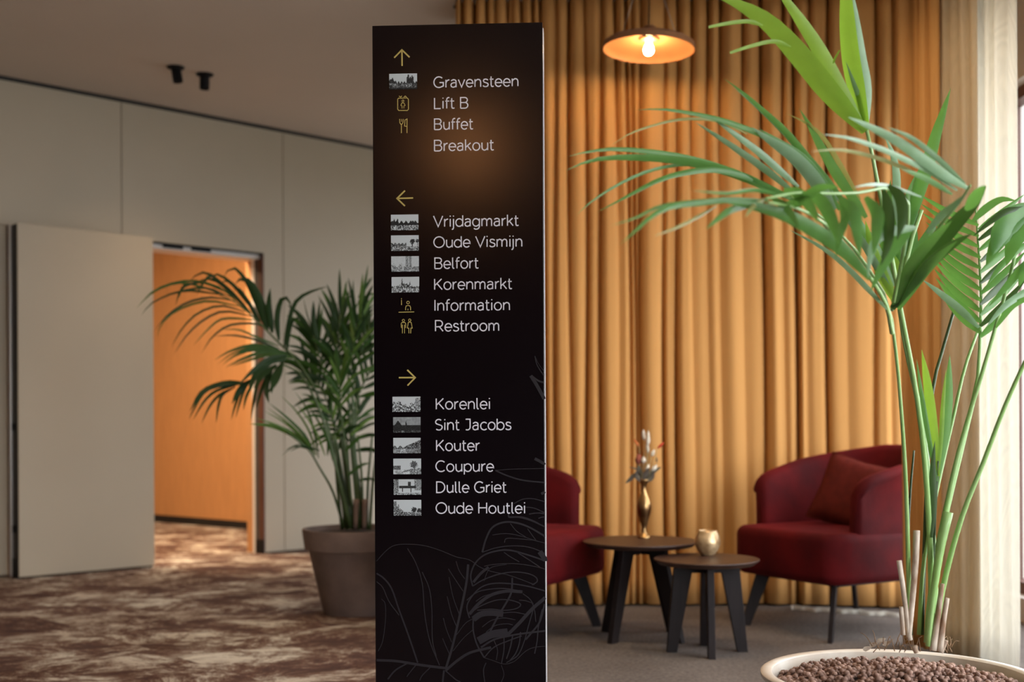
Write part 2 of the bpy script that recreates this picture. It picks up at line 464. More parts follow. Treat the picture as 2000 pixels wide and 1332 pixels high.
# L shaped panel over and beside the doorway
g = G()
for (a_, b_, z0, z1) in ((s240 + GAP / 2, s555 - GAP / 2, HEAD, TOP),):
    prof = [(a_, HEAD), (s517, HEAD), (s517, 0.012), (b_, 0.012), (b_, TOP), (a_, TOP)]
    n = len(prof)
    v = [wp(p[0], 0, p[1]) for p in prof] + [wp(p[0], -0.1, p[1]) for p in prof]
    f = [tuple(range(n)), tuple(reversed(range(n, 2 * n)))] + [(i, n + i, n + (i + 1) % n, (i + 1) % n) for i in range(n)]
    g.add(v, f)
wpiece('panel', g, 'wall_panel')
for k in range(3):
    a_ = s555 + GAP / 2 + k * 1.9; b_ = min(a_ + 1.9 - GAP, sR)
    g = G(); wbox(g, a_, b_, -0.1, 0, 0.012, TOP); bevel(wpiece('panel', g, 'wall_panel'), 0.0015)
for k in range(2):
    b_ = sdoor0 - GAP - k * 2.2; a_ = b_ - 2.2 + GAP
    g = G(); wbox(g, a_, b_, -0.1, 0, 0.012, HEAD); bevel(wpiece('panel', g, 'wall_panel'), 0.0015)
# dark core seen through the joints, and the jamb of the opening
g = G(); wbox(g, sL, sR, -0.13, -0.102, HEAD + .02, TOP); wbox(g, s517 + .03, sR, -0.13, -0.102, 0.0, HEAD + .02)
wbox(g, sL, sdoor0 - .01, -0.13, -0.102, 0.0, HEAD)
wpiece('core', g, 'black_trim')
jo = -0.02
for (o0, o1, mm, nm) in ((-0.07, 0.0, 'bronze', 'jamb_profile'), (-0.125, -0.07, 'rubber', 'jamb_seal'),
                         (-0.165, -0.125, 'white_paint', 'jamb_strip'), (-0.25, -0.165, 'wood_orange', 'jamb_lining')):
    g = G(); wbox(g, s517 - 0.012, s517 + (0.0 if o1 > -.1 else .1), o0, o1, 0.0, HEAD); wpiece(nm, g, mm)
g = G(); wbox(g, s517 - 0.016, s517, -0.12, -0.0, 0.0, 0.11); wpiece('jamb_foot', g, 'black')
# header track above the opening
g = G(); wbox(g, sdoor0, s517, -0.10, -0.002, HEAD - 0.012, HEAD - .001); wpiece('track', g, 'black')
g = G(); wbox(g, sdoor0, s517 - .02, -0.24, -0.03, HEAD - 0.045, HEAD - .013); wpiece('track_cover', g, 'white_paint')
for px in (343, 398):
    s_ = s_of(px); g = G(); wbox(g, s_ - 0.08, s_ + 0.08, -0.12, -0.022, HEAD - 0.034, HEAD - 0.012); wpiece('track_carrier', g, 'black')
# bottom seals
g = G(); wbox(g, s517, sR, -0.09, -0.012, 0.0, 0.014); wbox(g, sL, sdoor0, -0.09, -0.012, 0, .014); wpiece('bottom_seal', g, 'black')
# small ceiling shadow trim
g = G(); wbox(g, sL, sR, -0.1, 0.012, CEIL - 0.024, CEIL - 0.0005); struct(g.out('trim_1', 'black_trim'))
# parked sliding leaf standing proud of the wall
of = 0.19
sd0, sd1 = s_of(36, of), s_of(300.5, of)
door = empty('door_1', wp(sd0, of, 0)); struct(door)
def dpiece(name, g, m):
    o = g.out(name, m); o.parent = door; o.matrix_parent_inverse = Matrix.Translation(-door.location); return o
DT = HEAD - 0.005
g = G(); wbox(g, sd0, sd1, of - 0.012, of, 0.012, DT); bevel(dpiece('door_face', g, 'wall_panel'), 0.0015)
g = G(); wbox(g, sd0 + 0.004, sd1 - .003, of - 0.19, of - 0.012, 0.012, DT - .004); dpiece('door_core', g, 'rubber')
g = G(); wbox(g, sd0 - 0.001, sd0 + 0.006, of - 0.052, of - 0.012, 0.012, DT - .004); dpiece('edge_seal', g, 'black')
g = G(); wbox(g, sd0 - 0.006, sd0 + 0.006, of - 0.15, of - 0.118, 0.0, DT); bevel(dpiece('edge_profile', g, 'chrome'), 0.003)
g = G(); wbox(g, sd0 - 0.002, sd0 + 0.006, of - 0.189, of - 0.155, 0.0, DT - .004); dpiece('edge_channel', g, 'bronze')
for z in (0.30, 0.98):
    g = G(); wbox(g, sd0 - 0.008, sd0 + 0.004, of - 0.10, of - 0.06, z, z + .05); bevel(dpiece('latch', g, 'black'), 0.004)
g = G(); wbox(g, sd0 - .004, sd0 + 0.05, of - 0.11, of - 0.02, 0.0, 0.13); dpiece('end_foot', g, 'black')
g = G(); wbox(g, sd0 + .01, sd1 - .01, of - 0.17, of - 0.02, 0.0, 0.014); dpiece('bottom_seal', g, 'black')

# passage behind the opening, clad in orange veneer
P0 = F(302, 1018.5); P1 = F(487, 1034)
PD = (P1 - P0).normalized(); PN = Vector((PD.y, -PD.x, 0))
if PN.y > 0: PN = -PN
def q(s, off, z): 
    p = P0 + PD * s + PN * off; return Vector((p.x, p.y, z))
PL = (P1 - P0).length
pw = empty('wall_passage', P0); struct(pw)
def ppiece(name, g, m):
    o = g.out(name, m); o.parent = pw; o.matrix_parent_inverse = Matrix.Translation(-pw.location); return o
def qbox(g, s0, s1, o0, o1, z0, z1):
    g.hexa([q(s0, o1, z0), q(s1, o1, z0), q(s1, o0, z0), q(s0, o0, z0)], [q(s0, o1, z1), q(s1, o1, z1), q(s1, o0, z1), q(s0, o0, z1)])
g = G(); qbox(g, -3, PL, -0.1, 0, 0, CEIL); ppiece('veneer', g, 'wood_orange')
g = G(); qbox(g, -3, PL, 0.0, 0.012, 0, 0.075); struct(g.out('baseboard_passage', 'black_trim'))
# return wall running from the veneer corner towards the jamb
C0 = q(PL, 0, 0); C1 = wp(s517 + .06, -0.25, 0)
g = G()
dd = (C1 - C0).normalized(); nn = Vector((dd.y, -dd.x, 0))
if nn.x < 0: nn = -nn
g.prism([(C0.x, C0.y), (C1.x, C1.y), (C1.x + nn.x * .1, C1.y + nn.y * .1), (C0.x + nn.x * .1, C0.y + nn.y * .1)], 0, CEIL)
ppiece('return_veneer', g, 'wood_orange')
g = G()
h = C0 + dd * 1.0 - nn * 0.03
g.tube([(h.x, h.y, 1.33), (h.x, h.y, 1.5)], 0.012); ppiece('pull_handle', g, 'bronze')
g = G(); pl = [wp(-3.5, -0.25, 0), wp(s517 + .5, -0.25, 0), wp(s517 + .5, -7, 0), wp(-3.5, -7, 0)]
g.prism([(p.x, p.y) for p in pl], CEIL - 0.05, CEIL - 0.001); struct(g.out('ceiling.001', 'white_wall'))
g = G()
pa, pb = wp(-3.4, -0.3, 0), wp(-3.4, -7, 0)
g.prism([(pa.x, pa.y), (pb.x, pb.y), (pb.x - .1, pb.y), (pa.x - .1, pa.y)], 0, CEIL - .05); struct(g.out('wall_passage_end', 'wood_orange'))

# outer walls
g = G(); g.box((-9.1, -8, 0), (-9, 16, CEIL)); struct(g.out('wall_west', 'white_wall'))
g = G(); g.box((-9, 16, 0), (2.9, 16.1, CEIL)); struct(g.out('wall_north', 'white_wall'))
g = G(); g.box((-9, -8.1, 0), (2.9, -8, CEIL)); struct(g.out('wall_south', 'dark_wall'))
g = G(); g.box((-0.22, 7.0, 0), (2.9, 7.1, CEIL)); struct(g.out('wall_back', 'white_wall'))
X0, X1 = WINX, WINX + 0.2
W2A, W2B = 8.6, 13.6
g = G()
g.box((X0, -8, 0), (X1, WINY0, CEIL)); g.box((X0, WINY1, 0), (X1, W2A, CEIL)); g.box((X0, W2B, 0), (X1, 16, CEIL))
g.box((X0, W2A, 0), (X1, W2B, WINZ0)); g.box((X0, W2A, WINZ1), (X1, W2B, CEIL))
g.box((X0, WINY0, 0), (X1, WINY1, WINZ0)); g.box((X0, WINY0, WINZ1), (X1, WINY1, CEIL))
struct(g.out('wall_right', 'white_wall'))
gm, gnt, gb = newmat('window glass')
gb.inputs['Roughness'].default_value = 0.0; gb.inputs['Transmission Weight'].default_value = 1; gb.inputs['IOR'].default_value = 1.0
tr = gnt.nodes.new('ShaderNodeBsdfTransparent'); gl = gnt.nodes.new('ShaderNodeBsdfGlossy'); gl.inputs['Roughness'].default_value = 0.02
ms = gnt.nodes.new('ShaderNodeMixShader'); ms.inputs['Fac'].default_value = 0.05
gnt.links.new(tr.outputs[0], ms.inputs[1]); gnt.links.new(gl.outputs[0], ms.inputs[2]); gnt.links.new(ms.outputs[0], gnt.nodes['Material Output'].inputs['Surface'])
def window(name, ya, yb, nm_):
    win = empty(name, (X0 + .1, (ya + yb) / 2, WINZ0)); struct(win)
    def vpiece(nm, g, m):
        o = g.out(nm, m); o.parent = win; o.matrix_parent_inverse = Matrix.Translation(-win.location); return o
    g = G(); fw = 0.06
    g.box((X0 + .06, ya, WINZ0), (X0 + .14, yb, WINZ0 + fw)); g.box((X0 + .06, ya, WINZ1 - fw), (X0 + .14, yb, WINZ1))
    g.box((X0 + .06, ya, WINZ0), (X0 + .14, ya + fw, WINZ1)); g.box((X0 + .06, yb - fw, WINZ0), (X0 + .14, yb, WINZ1))
    vpiece('window_frame', g, 'bronze')
    for k in range(1, nm_):
        y = ya + (yb - ya) * k / nm_
        g = G(); g.box((X0 + .06, y - .03, WINZ0 + fw), (X0 + .14, y + .03, WINZ1 - fw)); vpiece('mullion', g, 'bronze')
    for k in range(nm_):
        y0 = ya + (yb - ya) * k / nm_ + .03; y1 = ya + (yb - ya) * (k + 1) / nm_ - .03
        g = G(); g.box((X0 + .097, y0, WINZ0 + fw), (X0 + .103, y1, WINZ1 - fw)); vpiece('pane', g, gm)
window('window_1', WINY0, WINY1, 7)
window('window_2', W2A, W2B, 4)
g = G(); g.box((X1, -12, -0.3), (30, 30, -0.25))
M['terrace'] = mat('pale terrace paving', (0.35, 0.34, 0.31), 0.9, var=0.15, vscale=1.0)
struct(g.out('ground', 'terrace'))

# ------------------------------------------------------------------ curtains
def fold_surface(name, knots, depth_fn, z0, z1, amp, power, m, seed, nz=26, sub=9, topgather=1.3, wander=3.0, sharp=None, mid=0.0):
    """pleated cloth hung from a track; knots are the valleys between pleats, 'sharp' the tight creases"""
    rnd = random.Random(seed)
    n = len(knots)
    ph = [rnd.random() * 10 for _ in range(n)]
    ba = [0.45 + 0.9 * rnd.random() for _ in range(n)]
    st = [0.5 + 0.8 * rnd.random() for _ in range(n)]
    sh_ = [1.0 if (sharp is None or k in sharp) else 0.0 for k in knots]
    us = []
    for k in range(sub):                       # columns crowd towards the creases
        u = k / sub; us.append(0.5 - 0.5 * math.cos(PI * u) if sharp is not None else u)
    verts = []; faces = []
    cols = (n - 1) * sub + 1
    for iz in range(nz):
        tz = iz / (nz - 1); z = z0 + (z1 - z0) * tz
        kk = [knots[i] + wander * math.sin(ph[i] + z * 1.5) * (0 if i in (0, n - 1) else 1) for i in range(n)]
        for c in range(cols):
            i = min(c // sub, n - 2); q_ = c - i * sub; u = 1.0 if q_ == sub else us[q_]
            px = kk[i] + (kk[i + 1] - kk[i]) * u
            gapw = kk[i + 1] - kk[i]
            if sharp is None:
                bul = abs(math.sin(PI * u)) ** power
                y = -amp * min(1.25, (gapw / 26.0) ** 0.7) * ba[i] * (1 + (topgather - 1) * tz) * bul
            else:
                bul = math.sin(PI * u) ** 1.2
                y = -amp * 0.34 * min(1.3, (gapw / 30.0) ** 0.8) * ba[i] * bul * (1 + (topgather - 1) * tz)
                e = 0.0
                for k2 in (i, i + 1):
                    d_ = abs(px - kk[k2])
                    fade = 0.65 + 0.35 * math.sin(ph[k2] * 3 + z * 0.9)
                    top = max(0.0, (tz - 0.62) / 0.38)
                    s2 = sh_[k2] * st[k2] * fade + (1 - sh_[k2]) * 0.7 * top * (1 if knots[k2] < 1560 else .5)
                    e += s2 * math.exp(-(d_ / 2.6) ** 2) * 0.075 + 0.25 * s2 * math.exp(-(d_ / 8.0) ** 2) * 0.07
                y += e
            y += mid * math.sin(u * PI * 3 + ph[i]) * math.sin(PI * u) * (0.5 + 0.5 * math.sin(z * 1.1 + ph[i] * 2))
            if z < 0.10: y -= 0.003
            D = depth_fn(px)
            p = Vector(((px - 1000) / FPX * D, D, z))
            D2 = depth_fn(px + 4); p2 = Vector(((px + 4 - 1000) / FPX * D2, D2, z))
            t = (p2 - p).normalized(); nrm = Vector((-t.y, t.x, 0))
            verts.append(p + nrm * y)
    for iz in range(nz - 1):
        for c in range(cols - 1):
            a_ = iz * cols + c
            faces.append((a_, a_ + 1, a_ + cols + 1, a_ + cols))
    o = obj(name, verts, faces, m, smooth=True)
    so = o.modifiers.new('cloth thickness', 'SOLIDIFY'); so.thickness = 0.0025
    return o
def cdepth(px):
    if px < 1450: return 6.62
    t = min(1.0, (px - 1450) / 380.0)
    return 6.62 - 0.16 * t * t * (3 - 2 * t)
kn = [893, 907, 929, 951, 972, 992, 1007, 1023, 1041, 1062, 1087, 1116, 1146, 1176, 1208, 1230, 1242, 1254, 1300, 1325, 1356, 1387, 1411, 1456, 1493, 1534, 1556, 1581, 1618, 1659, 1712, 1745, 1775, 1800, 1822, 1840, 1862, 1885, 1910]
cur = fold_surface('curtain', kn, cdepth, 0.012, CEIL - 0.008, 0.050, 0.5, 'curtain', 5, sub=14, wander=3.5, mid=0.006, sharp={907, 929, 951, 972, 1007, 1041, 1062, 1087, 1116, 1146, 1176, 1230, 1242, 1254, 1300, 1325, 1493, 1556, 1618, 1712})
tag(cur, 'floor-length ochre orange curtain hanging in deep folds behind the two armchairs', 'curtain')
# ceiling track
g = G(); pts = []
for px in range(890, 1915, 20):
    D = cdepth(px); pts.append(((px - 1000) / FPX * (D + .1), D + .1, CEIL - 0.018))
g.tube(pts, 0.010, 6); tag(g.out('curtain_track', 'black'), 'dark ceiling track above the ochre curtain', 'curtain track')
def sdepth(px):
    t = (px - 1770) / 220.0
    return 5.45 - 0.75 * t
ck2 = fold_surface('curtain', [1771, 1786, 1799, 1808, 1822, 1839], sdepth, 0.006, CEIL - 0.05, 0.05, 0.5, 'curtain', 9, sub=12, wander=2.0, mid=0.003)
tag(ck2, 'narrow gathered end of ochre curtain drawn aside before the sheer, right of the burgundy armchair', 'curtain')
M['voile_dim'] = cloth_mat('dimmed voile', (0.62, 0.52, 0.37), (0.66, 0.53, 0.35), 0.36, 0.10)  # tan tint and second layer stand in for weaker daylight behind the sheer
tv = fold_surface('sheer_curtain', [1836, 1848, 1862, 1880, 1896, 1913], lambda px: sdepth(px) + 0.05, 0.004, CEIL - 0.05, 0.03, 0.7, 'voile_dim', 11, sub=10, wander=4.0, mid=0.003)
tag(tv, 'dimmed voile layer added where the sheer gets less daylight, beside the ochre curtain end', 'curtain')
skn = [1842, 1860, 1880, 1898, 1915, 1934, 1952, 1974, 1990]
sh = fold_surface('sheer_curtain', skn, lambda px: sdepth(px) + 0.15, 0.004, CEIL - 0.05, 0.03, 0.9, 'sheer', 13, sub=10, wander=2.0, mid=0.002)
tag(sh, 'cream translucent sheer curtain glowing with daylight at the right edge', 'curtain')
# added white cloth strip standing in for the daylight line below the ochre curtain
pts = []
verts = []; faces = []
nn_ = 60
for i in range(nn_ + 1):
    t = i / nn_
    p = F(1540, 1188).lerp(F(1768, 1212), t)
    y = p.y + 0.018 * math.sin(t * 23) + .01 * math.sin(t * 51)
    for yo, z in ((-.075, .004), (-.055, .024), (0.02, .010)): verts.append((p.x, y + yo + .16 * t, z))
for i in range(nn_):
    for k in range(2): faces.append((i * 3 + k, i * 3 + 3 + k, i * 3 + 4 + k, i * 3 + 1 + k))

tag(obj('daylight_strip', verts, faces, 'sheer', smooth=True), 'white cloth daylight strip lying on the floor behind the right armchair', 'daylight strip')

# ------------------------------------------------------------------ lamps
M['bulb_b'] = mat('lit amber bulb glass', (1, 0.9, 0.7), 0.3, emis=((1.0, 0.42, 0.14), 480.0))
def pendant(name, loc, tilt, label, bulb, rad=0.26):
    L0 = empty(name, loc); tag(L0, label, 'lamp', 'copper dish pendant lamps')
    g = G(); rot = Matrix.Rotation(tilt, 3, 'Y')
    r = rad
    g.lathe([(r, 0.0), (r * .975, 0.012), (r * .85, 0.028), (r * .6, 0.046), (r * .3, 0.056), (0.02, 0.060)], 56, M_=rot, cap=False)
    s_in = g.out('shade_inside', 'shade', L0, True)
    g = G()
    g.lathe([(r * .998, -0.001), (r + .003, 0.0), (r + .003, 0.026), (r * .9, 0.042), (r * .6, 0.060), (r * .3, 0.070), (0.022, 0.074), (0.018, 0.062)], 56, M_=rot, cap=False)
    so_ = g.out('shade_outside', 'shade_out', L0, False); autosmooth(so_, 35)
    g = G(); g.lathe([(0.03, 0.070), (0.033, 0.072), (0.033, 0.110), (0.026, 0.117), (0.012, 0.120), (0.0, 0.121)], 24, M_=rot); g.out('socket_cap', 'shade_out', L0, True)
    g = G(); g.lathe([(0.0, -0.028), (0.011, -0.026), (0.021, -0.018), (0.0255, -0.003), (0.022, 0.012), (0.015, 0.026), (0.013, 0.040), (0.013, 0.057)], 24, M_=rot)
    g.out('bulb', bulb, L0, True)
    g = G(); g.lathe([(0.016, 0.047), (0.05, 0.049), (0.051, 0.053), (0.016, 0.055)], 28, M_=rot); g.out('bulb_collar', 'shade', L0, True)
    zt = CEIL - loc[2]
    g = G(); g.tube([(0, 0, 0.115), (0.004, 0, zt * .5), (0, 0, zt - 0.005)], 0.0035, 6); g.out('cord', 'black', L0, True)
    for sx in (-1, 1):
        p = rot @ Vector((sx * r * .62, 0, 0.060))
        g = G(); g.tube([p, (0.01 * sx, 0, min(zt - .01, 0.55))], 0.0022, 5); g.out('suspension_wire', 'cable', L0, True)
        g = G(); g.tube([p - Vector((0, 0, .008)), p + Vector((0, 0, .02))], 0.005, 6); g.out('wire_clip', 'chrome', L0, True)
    g = G(); g.lathe([(0.0, zt), (0.05, zt), (0.05, zt - .02), (0.0, zt - .022)][::-1], 24); g.out('ceiling_rose', 'black', L0, True)
    return L0
LY = 6.05
lp = W(1267, 97, LY)
pendant('pendant_lamp', lp, R(2.5), 'lit copper dish pendant lamp hanging in front of the ochre curtain', 'bulb', rad=0.228)
pendant('pendant_lamp.001', (-0.68, -0.97, 2.76), 0, 'lit copper dish pendant lamp behind the viewer, mirrored as a glow in the sign', 'bulb_b', rad=0.228)

def ceiling_spot(loc, lean, label, lit=True):
    e = empty('ceiling_spotlight', loc); tag(e, label, 'spotlight', 'black ceiling spotlights')
    g = G(); g.lathe([(0.058, 0), (0.058, -0.004), (0.05, -0.012), (0.03, -0.014), (0.0, -.014)][::-1], 32); g.out('mounting_plate', 'black', e, True)
    rot = Matrix.Rotation(lean, 3, 'Y')
    g = G(); g.lathe([(0.0, -0.012), (0.032, -0.012), (0.033, -0.06), (0.033, -0.10), (0.028, -0.10), (0.026, -0.085), (0, -0.085)][::-1], 28, M_=rot)
    autosmooth(g.out('lamp_body', 'black', e), 40)
    return e
c1 = F(343, 131, CEIL); c2 = F(400, 145, CEIL)
ceiling_spot(c1, R(-9), 'black tubular ceiling spotlight tilted sideways, farther left of the two')
ceiling_spot(c2, R(2), 'black tubular ceiling spotlight hanging straight, right one of the two')
# light from the two spots, then added unseen ones, then the passage lamps
WARM = (1.0, 0.66, 0.38)
spot('spot_light', (c1.x, c1.y, CEIL - 0.12), wp(1.0, 0.6, 0.2), 18, 110, 1.0, WARM)
spot('spot_light', (c2.x, c2.y, CEIL - 0.12), (c2.x + .3, c2.y + .3, 0), 25, 100, 1.0, WARM)
for (x, y, p) in ((0.3, 4.6, 60), (1.3, 4.5, 60), (-1.6, 5.5, 40), (-3.5, 4.0, 30)):
    spot('spot_light', (x, y, CEIL - 0.03), (x, y + 0.5, 0), p, 120, 1.0, (1.0, 0.72, 0.45))
pc = (P0 + WN * 1.3)
for (s_, o_, p) in ((0.9, -0.9, 85), (1.7, -0.6, 48), (0.2, -2.0, 60)):
    w_ = wp(s_, o_, CEIL - 0.07)
    l = bpy.data.lights.new('passage_light', 'AREA'); l.shape = 'SQUARE'; l.size = 0.5; l.energy = p; l.color = (1.0, 0.72, 0.46)
    o = bpy.data.objects.new('passage_light', l); COL.objects.link(o); o.location = w_

# ------------------------------------------------------------------ wayfinding sign
SY = 3.33; YAW = R(2.7)
SP0 = W(731, 830, SY); SE = Vector((math.cos(YAW), -math.sin(YAW), 0)); SN = Vector((-math.sin(YAW), -math.cos(YAW), 0))
def S(px, py):
    a, b_ = ray(px, py)
    # point (aY, Y) with (p-SP0).SN = 0
    Y = (SP0.x * SN.x + SP0.y * SN.y) / (a * SN.x + SN.y)
    p = Vector((a * Y, Y, HC + b_ * Y))
    return Vector(((p - SP0).dot(SE), p.z))      # (u, z)
SW = S(1063.5, 830).x
ST = 0.5 * (S(727, 50).y + S(1061, 43.5).y)
sign = empty('directory_sign', (SP0.x, SP0.y, 0), -YAW)
tag(sign, 'tall black directory totem with white place names and gold arrows', 'sign')
g = G(); g.box((0, -0.0, 0.0), (SW, 0.03, ST)); bevel(g.out('front_panel', 'sign_black', sign), 0.0015)
g = G(); g.box((0.004, 0.03, 0.0), (SW + 0.0022, 0.075, ST - 0.006)); g.out('rear_panel', 'sign_back', sign)
g = G(); g.box((-0.06, -0.12, 0.0), (SW + .06, 0.20, 0.012)); g.out('base_plate', 'black', sign)

def ribbon(gg, pts, wd, y, closed=False, taper=None):
    """flat printed stroke of width wd through 2-D points (u, z) in the panel plane"""
    P = [Vector((p[0], p[1])) for p in pts]
    n = len(P); L_ = []; R_ = []
    for i in range(n):
        if closed: a_ = P[(i - 1) % n]; b_ = P[(i + 1) % n]
        else: a_ = P[max(i - 1, 0)]; b_ = P[min(i + 1, n - 1)]
        d1 = (P[i] - a_); d2 = (b_ - P[i])
        if d1.length < 1e-9: d1 = d2
        if d2.length < 1e-9: d2 = d1
        d1 = d1.normalized(); d2 = d2.normalized()
        t = (d1 + d2)
        t = t.normalized() if t.length > 1e-6 else d1
        nrm = Vector((-t.y, t.x))
        c = max(0.5, abs(nrm.dot(Vector((-d1.y, d1.x)))))
        h_ = wd / 2 / c
        if taper: h_ *= taper(i / (n - 1))
        L_.append(P[i] + nrm * h_); R_.append(P[i] - nrm * h_)
    v = [(p.x, y, p.y) for p in L_] + [(p.x, y, p.y) for p in R_]
    m_ = n if closed else n - 1
    f = [(i, (i + 1) % n, n + (i + 1) % n, n + i) for i in range(m_)]
    gg.add(v, f)

def arc(cx, cy, rx, ry, a0, a1, n=14):
    return [(cx + rx * math.cos(R(a0 + (a1 - a0) * i / (n - 1))), cy + ry * math.sin(R(a0 + (a1 - a0) * i / (n - 1)))) for i in range(n)]
XH = 0.71; h2 = XH / 2
GL = {
 'G': (0.86, [arc(.43, .5, .39, .5, 48, 360 - 62, 26) + [(.78, .14), (.78, .46), (.48, .46)]]),
 'L': (0.58, [[(.07, 1), (.07, 0), (.55, 0)]]),
 'B': (0.70, [[(.07, 0), (.07, 1), (.38, 1)] + arc(.38, .765, .22, .235, 90, -90, 12) + [(.07, .53)], [(.38, .53)] + arc(.40, .265, .235, .265, 90, -90, 12) + [(.07, 0)]]),
 'V': (0.76, [[(.02, 1), (.38, 0), (.74, 1)]]),
 'O': (0.92, [arc(.46, .5, .41, .5, 0, 360, 34)]),
 'K': (0.70, [[(.07, 0), (.07, 1)], [(.62, 1), (.10, .40)], [(.25, .57), (.66, 0)]]),
 'I': (0.20, [[(.10, 0), (.10, 1)]]),
 'R': (0.72, [[(.07, 0), (.07, 1), (.37, 1)] + arc(.37, .71, .25, .29, 90, -90, 12) + [(.07, .42)], [(.38, .42), (.66, 0)]]),
 'S': (0.66, [arc(.33, .745, .25, .255, 40, 200, 12) + [(.14, .60), (.30, .52), (.48, .45)] + arc(.33, .265, .265, .265, 32, -140, 12)]),
 'J': (0.56, [[(.10, 1), (.45, 1), (.45, .25)] + arc(.22, .25, .23, .25, 0, -120, 9)]),
 'C': (0.78, [arc(.44, .5, .40, .5, 48, 312, 26)]),
 'D': (0.80, [[(.07, 0), (.07, 1), (.30, 1)] + arc(.30, .5, .42, .5, 90, -90, 20) + [(.07, 0)]]),
 'H': (0.76, [[(.07, 0), (.07, 1)], [(.68, 0), (.68, 1)], [(.07, .52), (.68, .52)]]),
 'a': (0.56, [[(.07, .60), (.17, .68), (.27, .71), (.38, .68), (.45, .60), (.46, .48), (.46, 0)], [(.46, .42), (.28, .43), (.12, .37), (.05, .23), (.09, .07), (.22, 0), (.36, .04), (.46, .16)]]),
 'b': (0.64, [[(.06, 0), (.06, 1.03)], arc(.33, h2, .27, h2, 150, -150, 22)]),
 'c': (0.56, [arc(.34, h2, .28, h2, 45, 315, 20)]),
 'd': (0.64, [[(.57, 0), (.57, 1.03)], arc(.30, h2, .27, h2, 30, 330, 22)]),
 'e': (0.60, [[(.05, .36), (.56, .36)] + arc(.305, h2, .26, h2, 0, 318, 22)]),
 'f': (0.34, [[(.13, 0), (.13, .80), (.16, .94), (.24, 1.02), (.35, 1.01)], [(.02, .69), (.33, .69)]]),
 'g': (0.64, [arc(.30, h2, .26, h2, 30, 330, 22), [(.57, .71), (.57, -.02), (.52, -.18), (.40, -.27), (.26, -.28), (.13, -.20)]]),
 'i': (0.20, [[(.10, 0), (.10, .71)], [(.10, .92), (.10, 1.02)]]),
 'j': (0.20, [[(.10, .71), (.10, -.12), (.06, -.24), (-.03, -.28)], [(.10, .92), (.10, 1.02)]]),
 'k': (0.54, [[(.07, 0), (.07, 1.03)], [(.47, .71), (.09, .30)], [(.22, .44), (.51, 0)]]),
 'l': (0.24, [[(.08, 1.03), (.08, .14), (.12, .03), (.21, 0)]]),
 'm': (0.92, [[(.07, 0), (.07, .71)], [(.07, .42), (.12, .60), (.25, .70), (.38, .66), (.44, .54), (.45, .40), (.45, 0)], [(.45, .42), (.51, .60), (.64, .70), (.77, .66), (.83, .52), (.83, .38), (.83, 0)]]),
 'n': (0.60, [[(.07, 0), (.07, .71)], [(.07, .42), (.14, .60), (.29, .70), (.42, .67), (.50, .56), (.52, .40), (.52, 0)]]),
 'o': (0.64, [arc(.32, h2, .27, h2, 0, 360, 28)]),
 'p': (0.64, [[(.06, -.28), (.06, .71)], arc(.33, h2, .27, h2, 150, -150, 22)]),
 'r': (0.36, [[(.07, 0), (.07, .71)], [(.07, .40), (.13, .58), (.24, .68), (.35, .70)]]),
 's': (0.50, [[(.44, .60), (.36, .68), (.25, .71), (.13, .68), (.08, .55), (.14, .43), (.28, .37), (.41, .31), (.46, .20), (.42, .07), (.28, 0), (.14, .02), (.04, .11)]]),
 't': (0.36, [[(.13, .95), (.13, .16), (.17, .03), (.25, 0), (.34, .04)], [(.02, .69), (.32, .69)]]),
 'u': (0.60, [[(.07, .71), (.07, .28), (.11, .10), (.24, 0), (.38, .04), (.48, .15), (.52, .30)], [(.52, .71), (.52, 0)]]),
 'v': (0.56, [[(.03, .71), (.28, 0), (.53, .71)]]),
 ' ': (0.28, []),
}
def line_text(txt, px0, px1, pyb):
    a_ = S(px0, pyb); capm = 20.8 * SP0.y / FPX
    x1 = S(px1, pyb).x
    adv = 0; ext0 = None; ext1 = 0; pos = []
    for ch in txt:
        wd, st = GL[ch]
        for s_ in st:
            for p in s_:
                if ext0 is None or adv + p[0] < ext0: ext0 = adv + p[0]
                ext1 = max(ext1, adv + p[0])
        pos.append(adv); adv += wd + 0.055
    k = (x1 - a_.x) / (ext1 - ext0)
    gg = G()
    for ch, ad in zip(txt, pos):
        for s_ in GL[ch][1]:
            pts = [(a_.x + (ad + p[0] - ext0) * k, a_.y + p[1] * capm) for p in s_]
            closed = len(pts) > 8 and (Vector(pts[0]) - Vector(pts[-1])).length < 1e-6
            if closed: pts = pts[:-1]
            ribbon(gg, pts, capm * 0.108, -0.0008, closed)
    o = gg.out('lettering', 'letter', sign)
    o['label'] = 'white lettering reading ' + txt
LN = [('Gravensteen', 847.7, 1011.6, 171.3), ('Lift B', 848.8, 913.7, 212.4), ('Buffet', 848.8, 923.8, 253.4), ('Breakout', 848.8, 964.4, 295),
      ('Vrijdagmarkt', 847, 1012.8, 442.9), ('Oude Vismijn', 847.6, 1019.2, 483.5), ('Belfort', 849.4, 934.5, 524.8), ('Korenmarkt', 849, 1000, 565.7),
      ('Information', 849.7, 995, 606.8), ('Restroom', 850.7, 974, 647), ('Korenlei', 852.2, 956, 799.2), ('Sint Jacobs', 851, 998, 840),
      ('Kouter', 852.8, 937, 880.4), ('Coupure', 851.7, 964, 921), ('Dulle Griet', 853, 989, 962), ('Oude Houtlei', 852, 1024.5, 1002.7)]
for t in LN: line_text(*t)
pxm = SY / FPX
def art(name, strokes, m, label=None, y=-0.0008, dens=6):
    gg = G()
    for st in strokes:
        pts, wpx = st[0], st[1]
        closed = len(st) > 2 and st[2]
        P = [S(*p) for p in pts]
        ribbon(gg, P, wpx * pxm, y, closed)
    o = gg.out(name, m, sign)
    if label: o['label'] = label
    return o
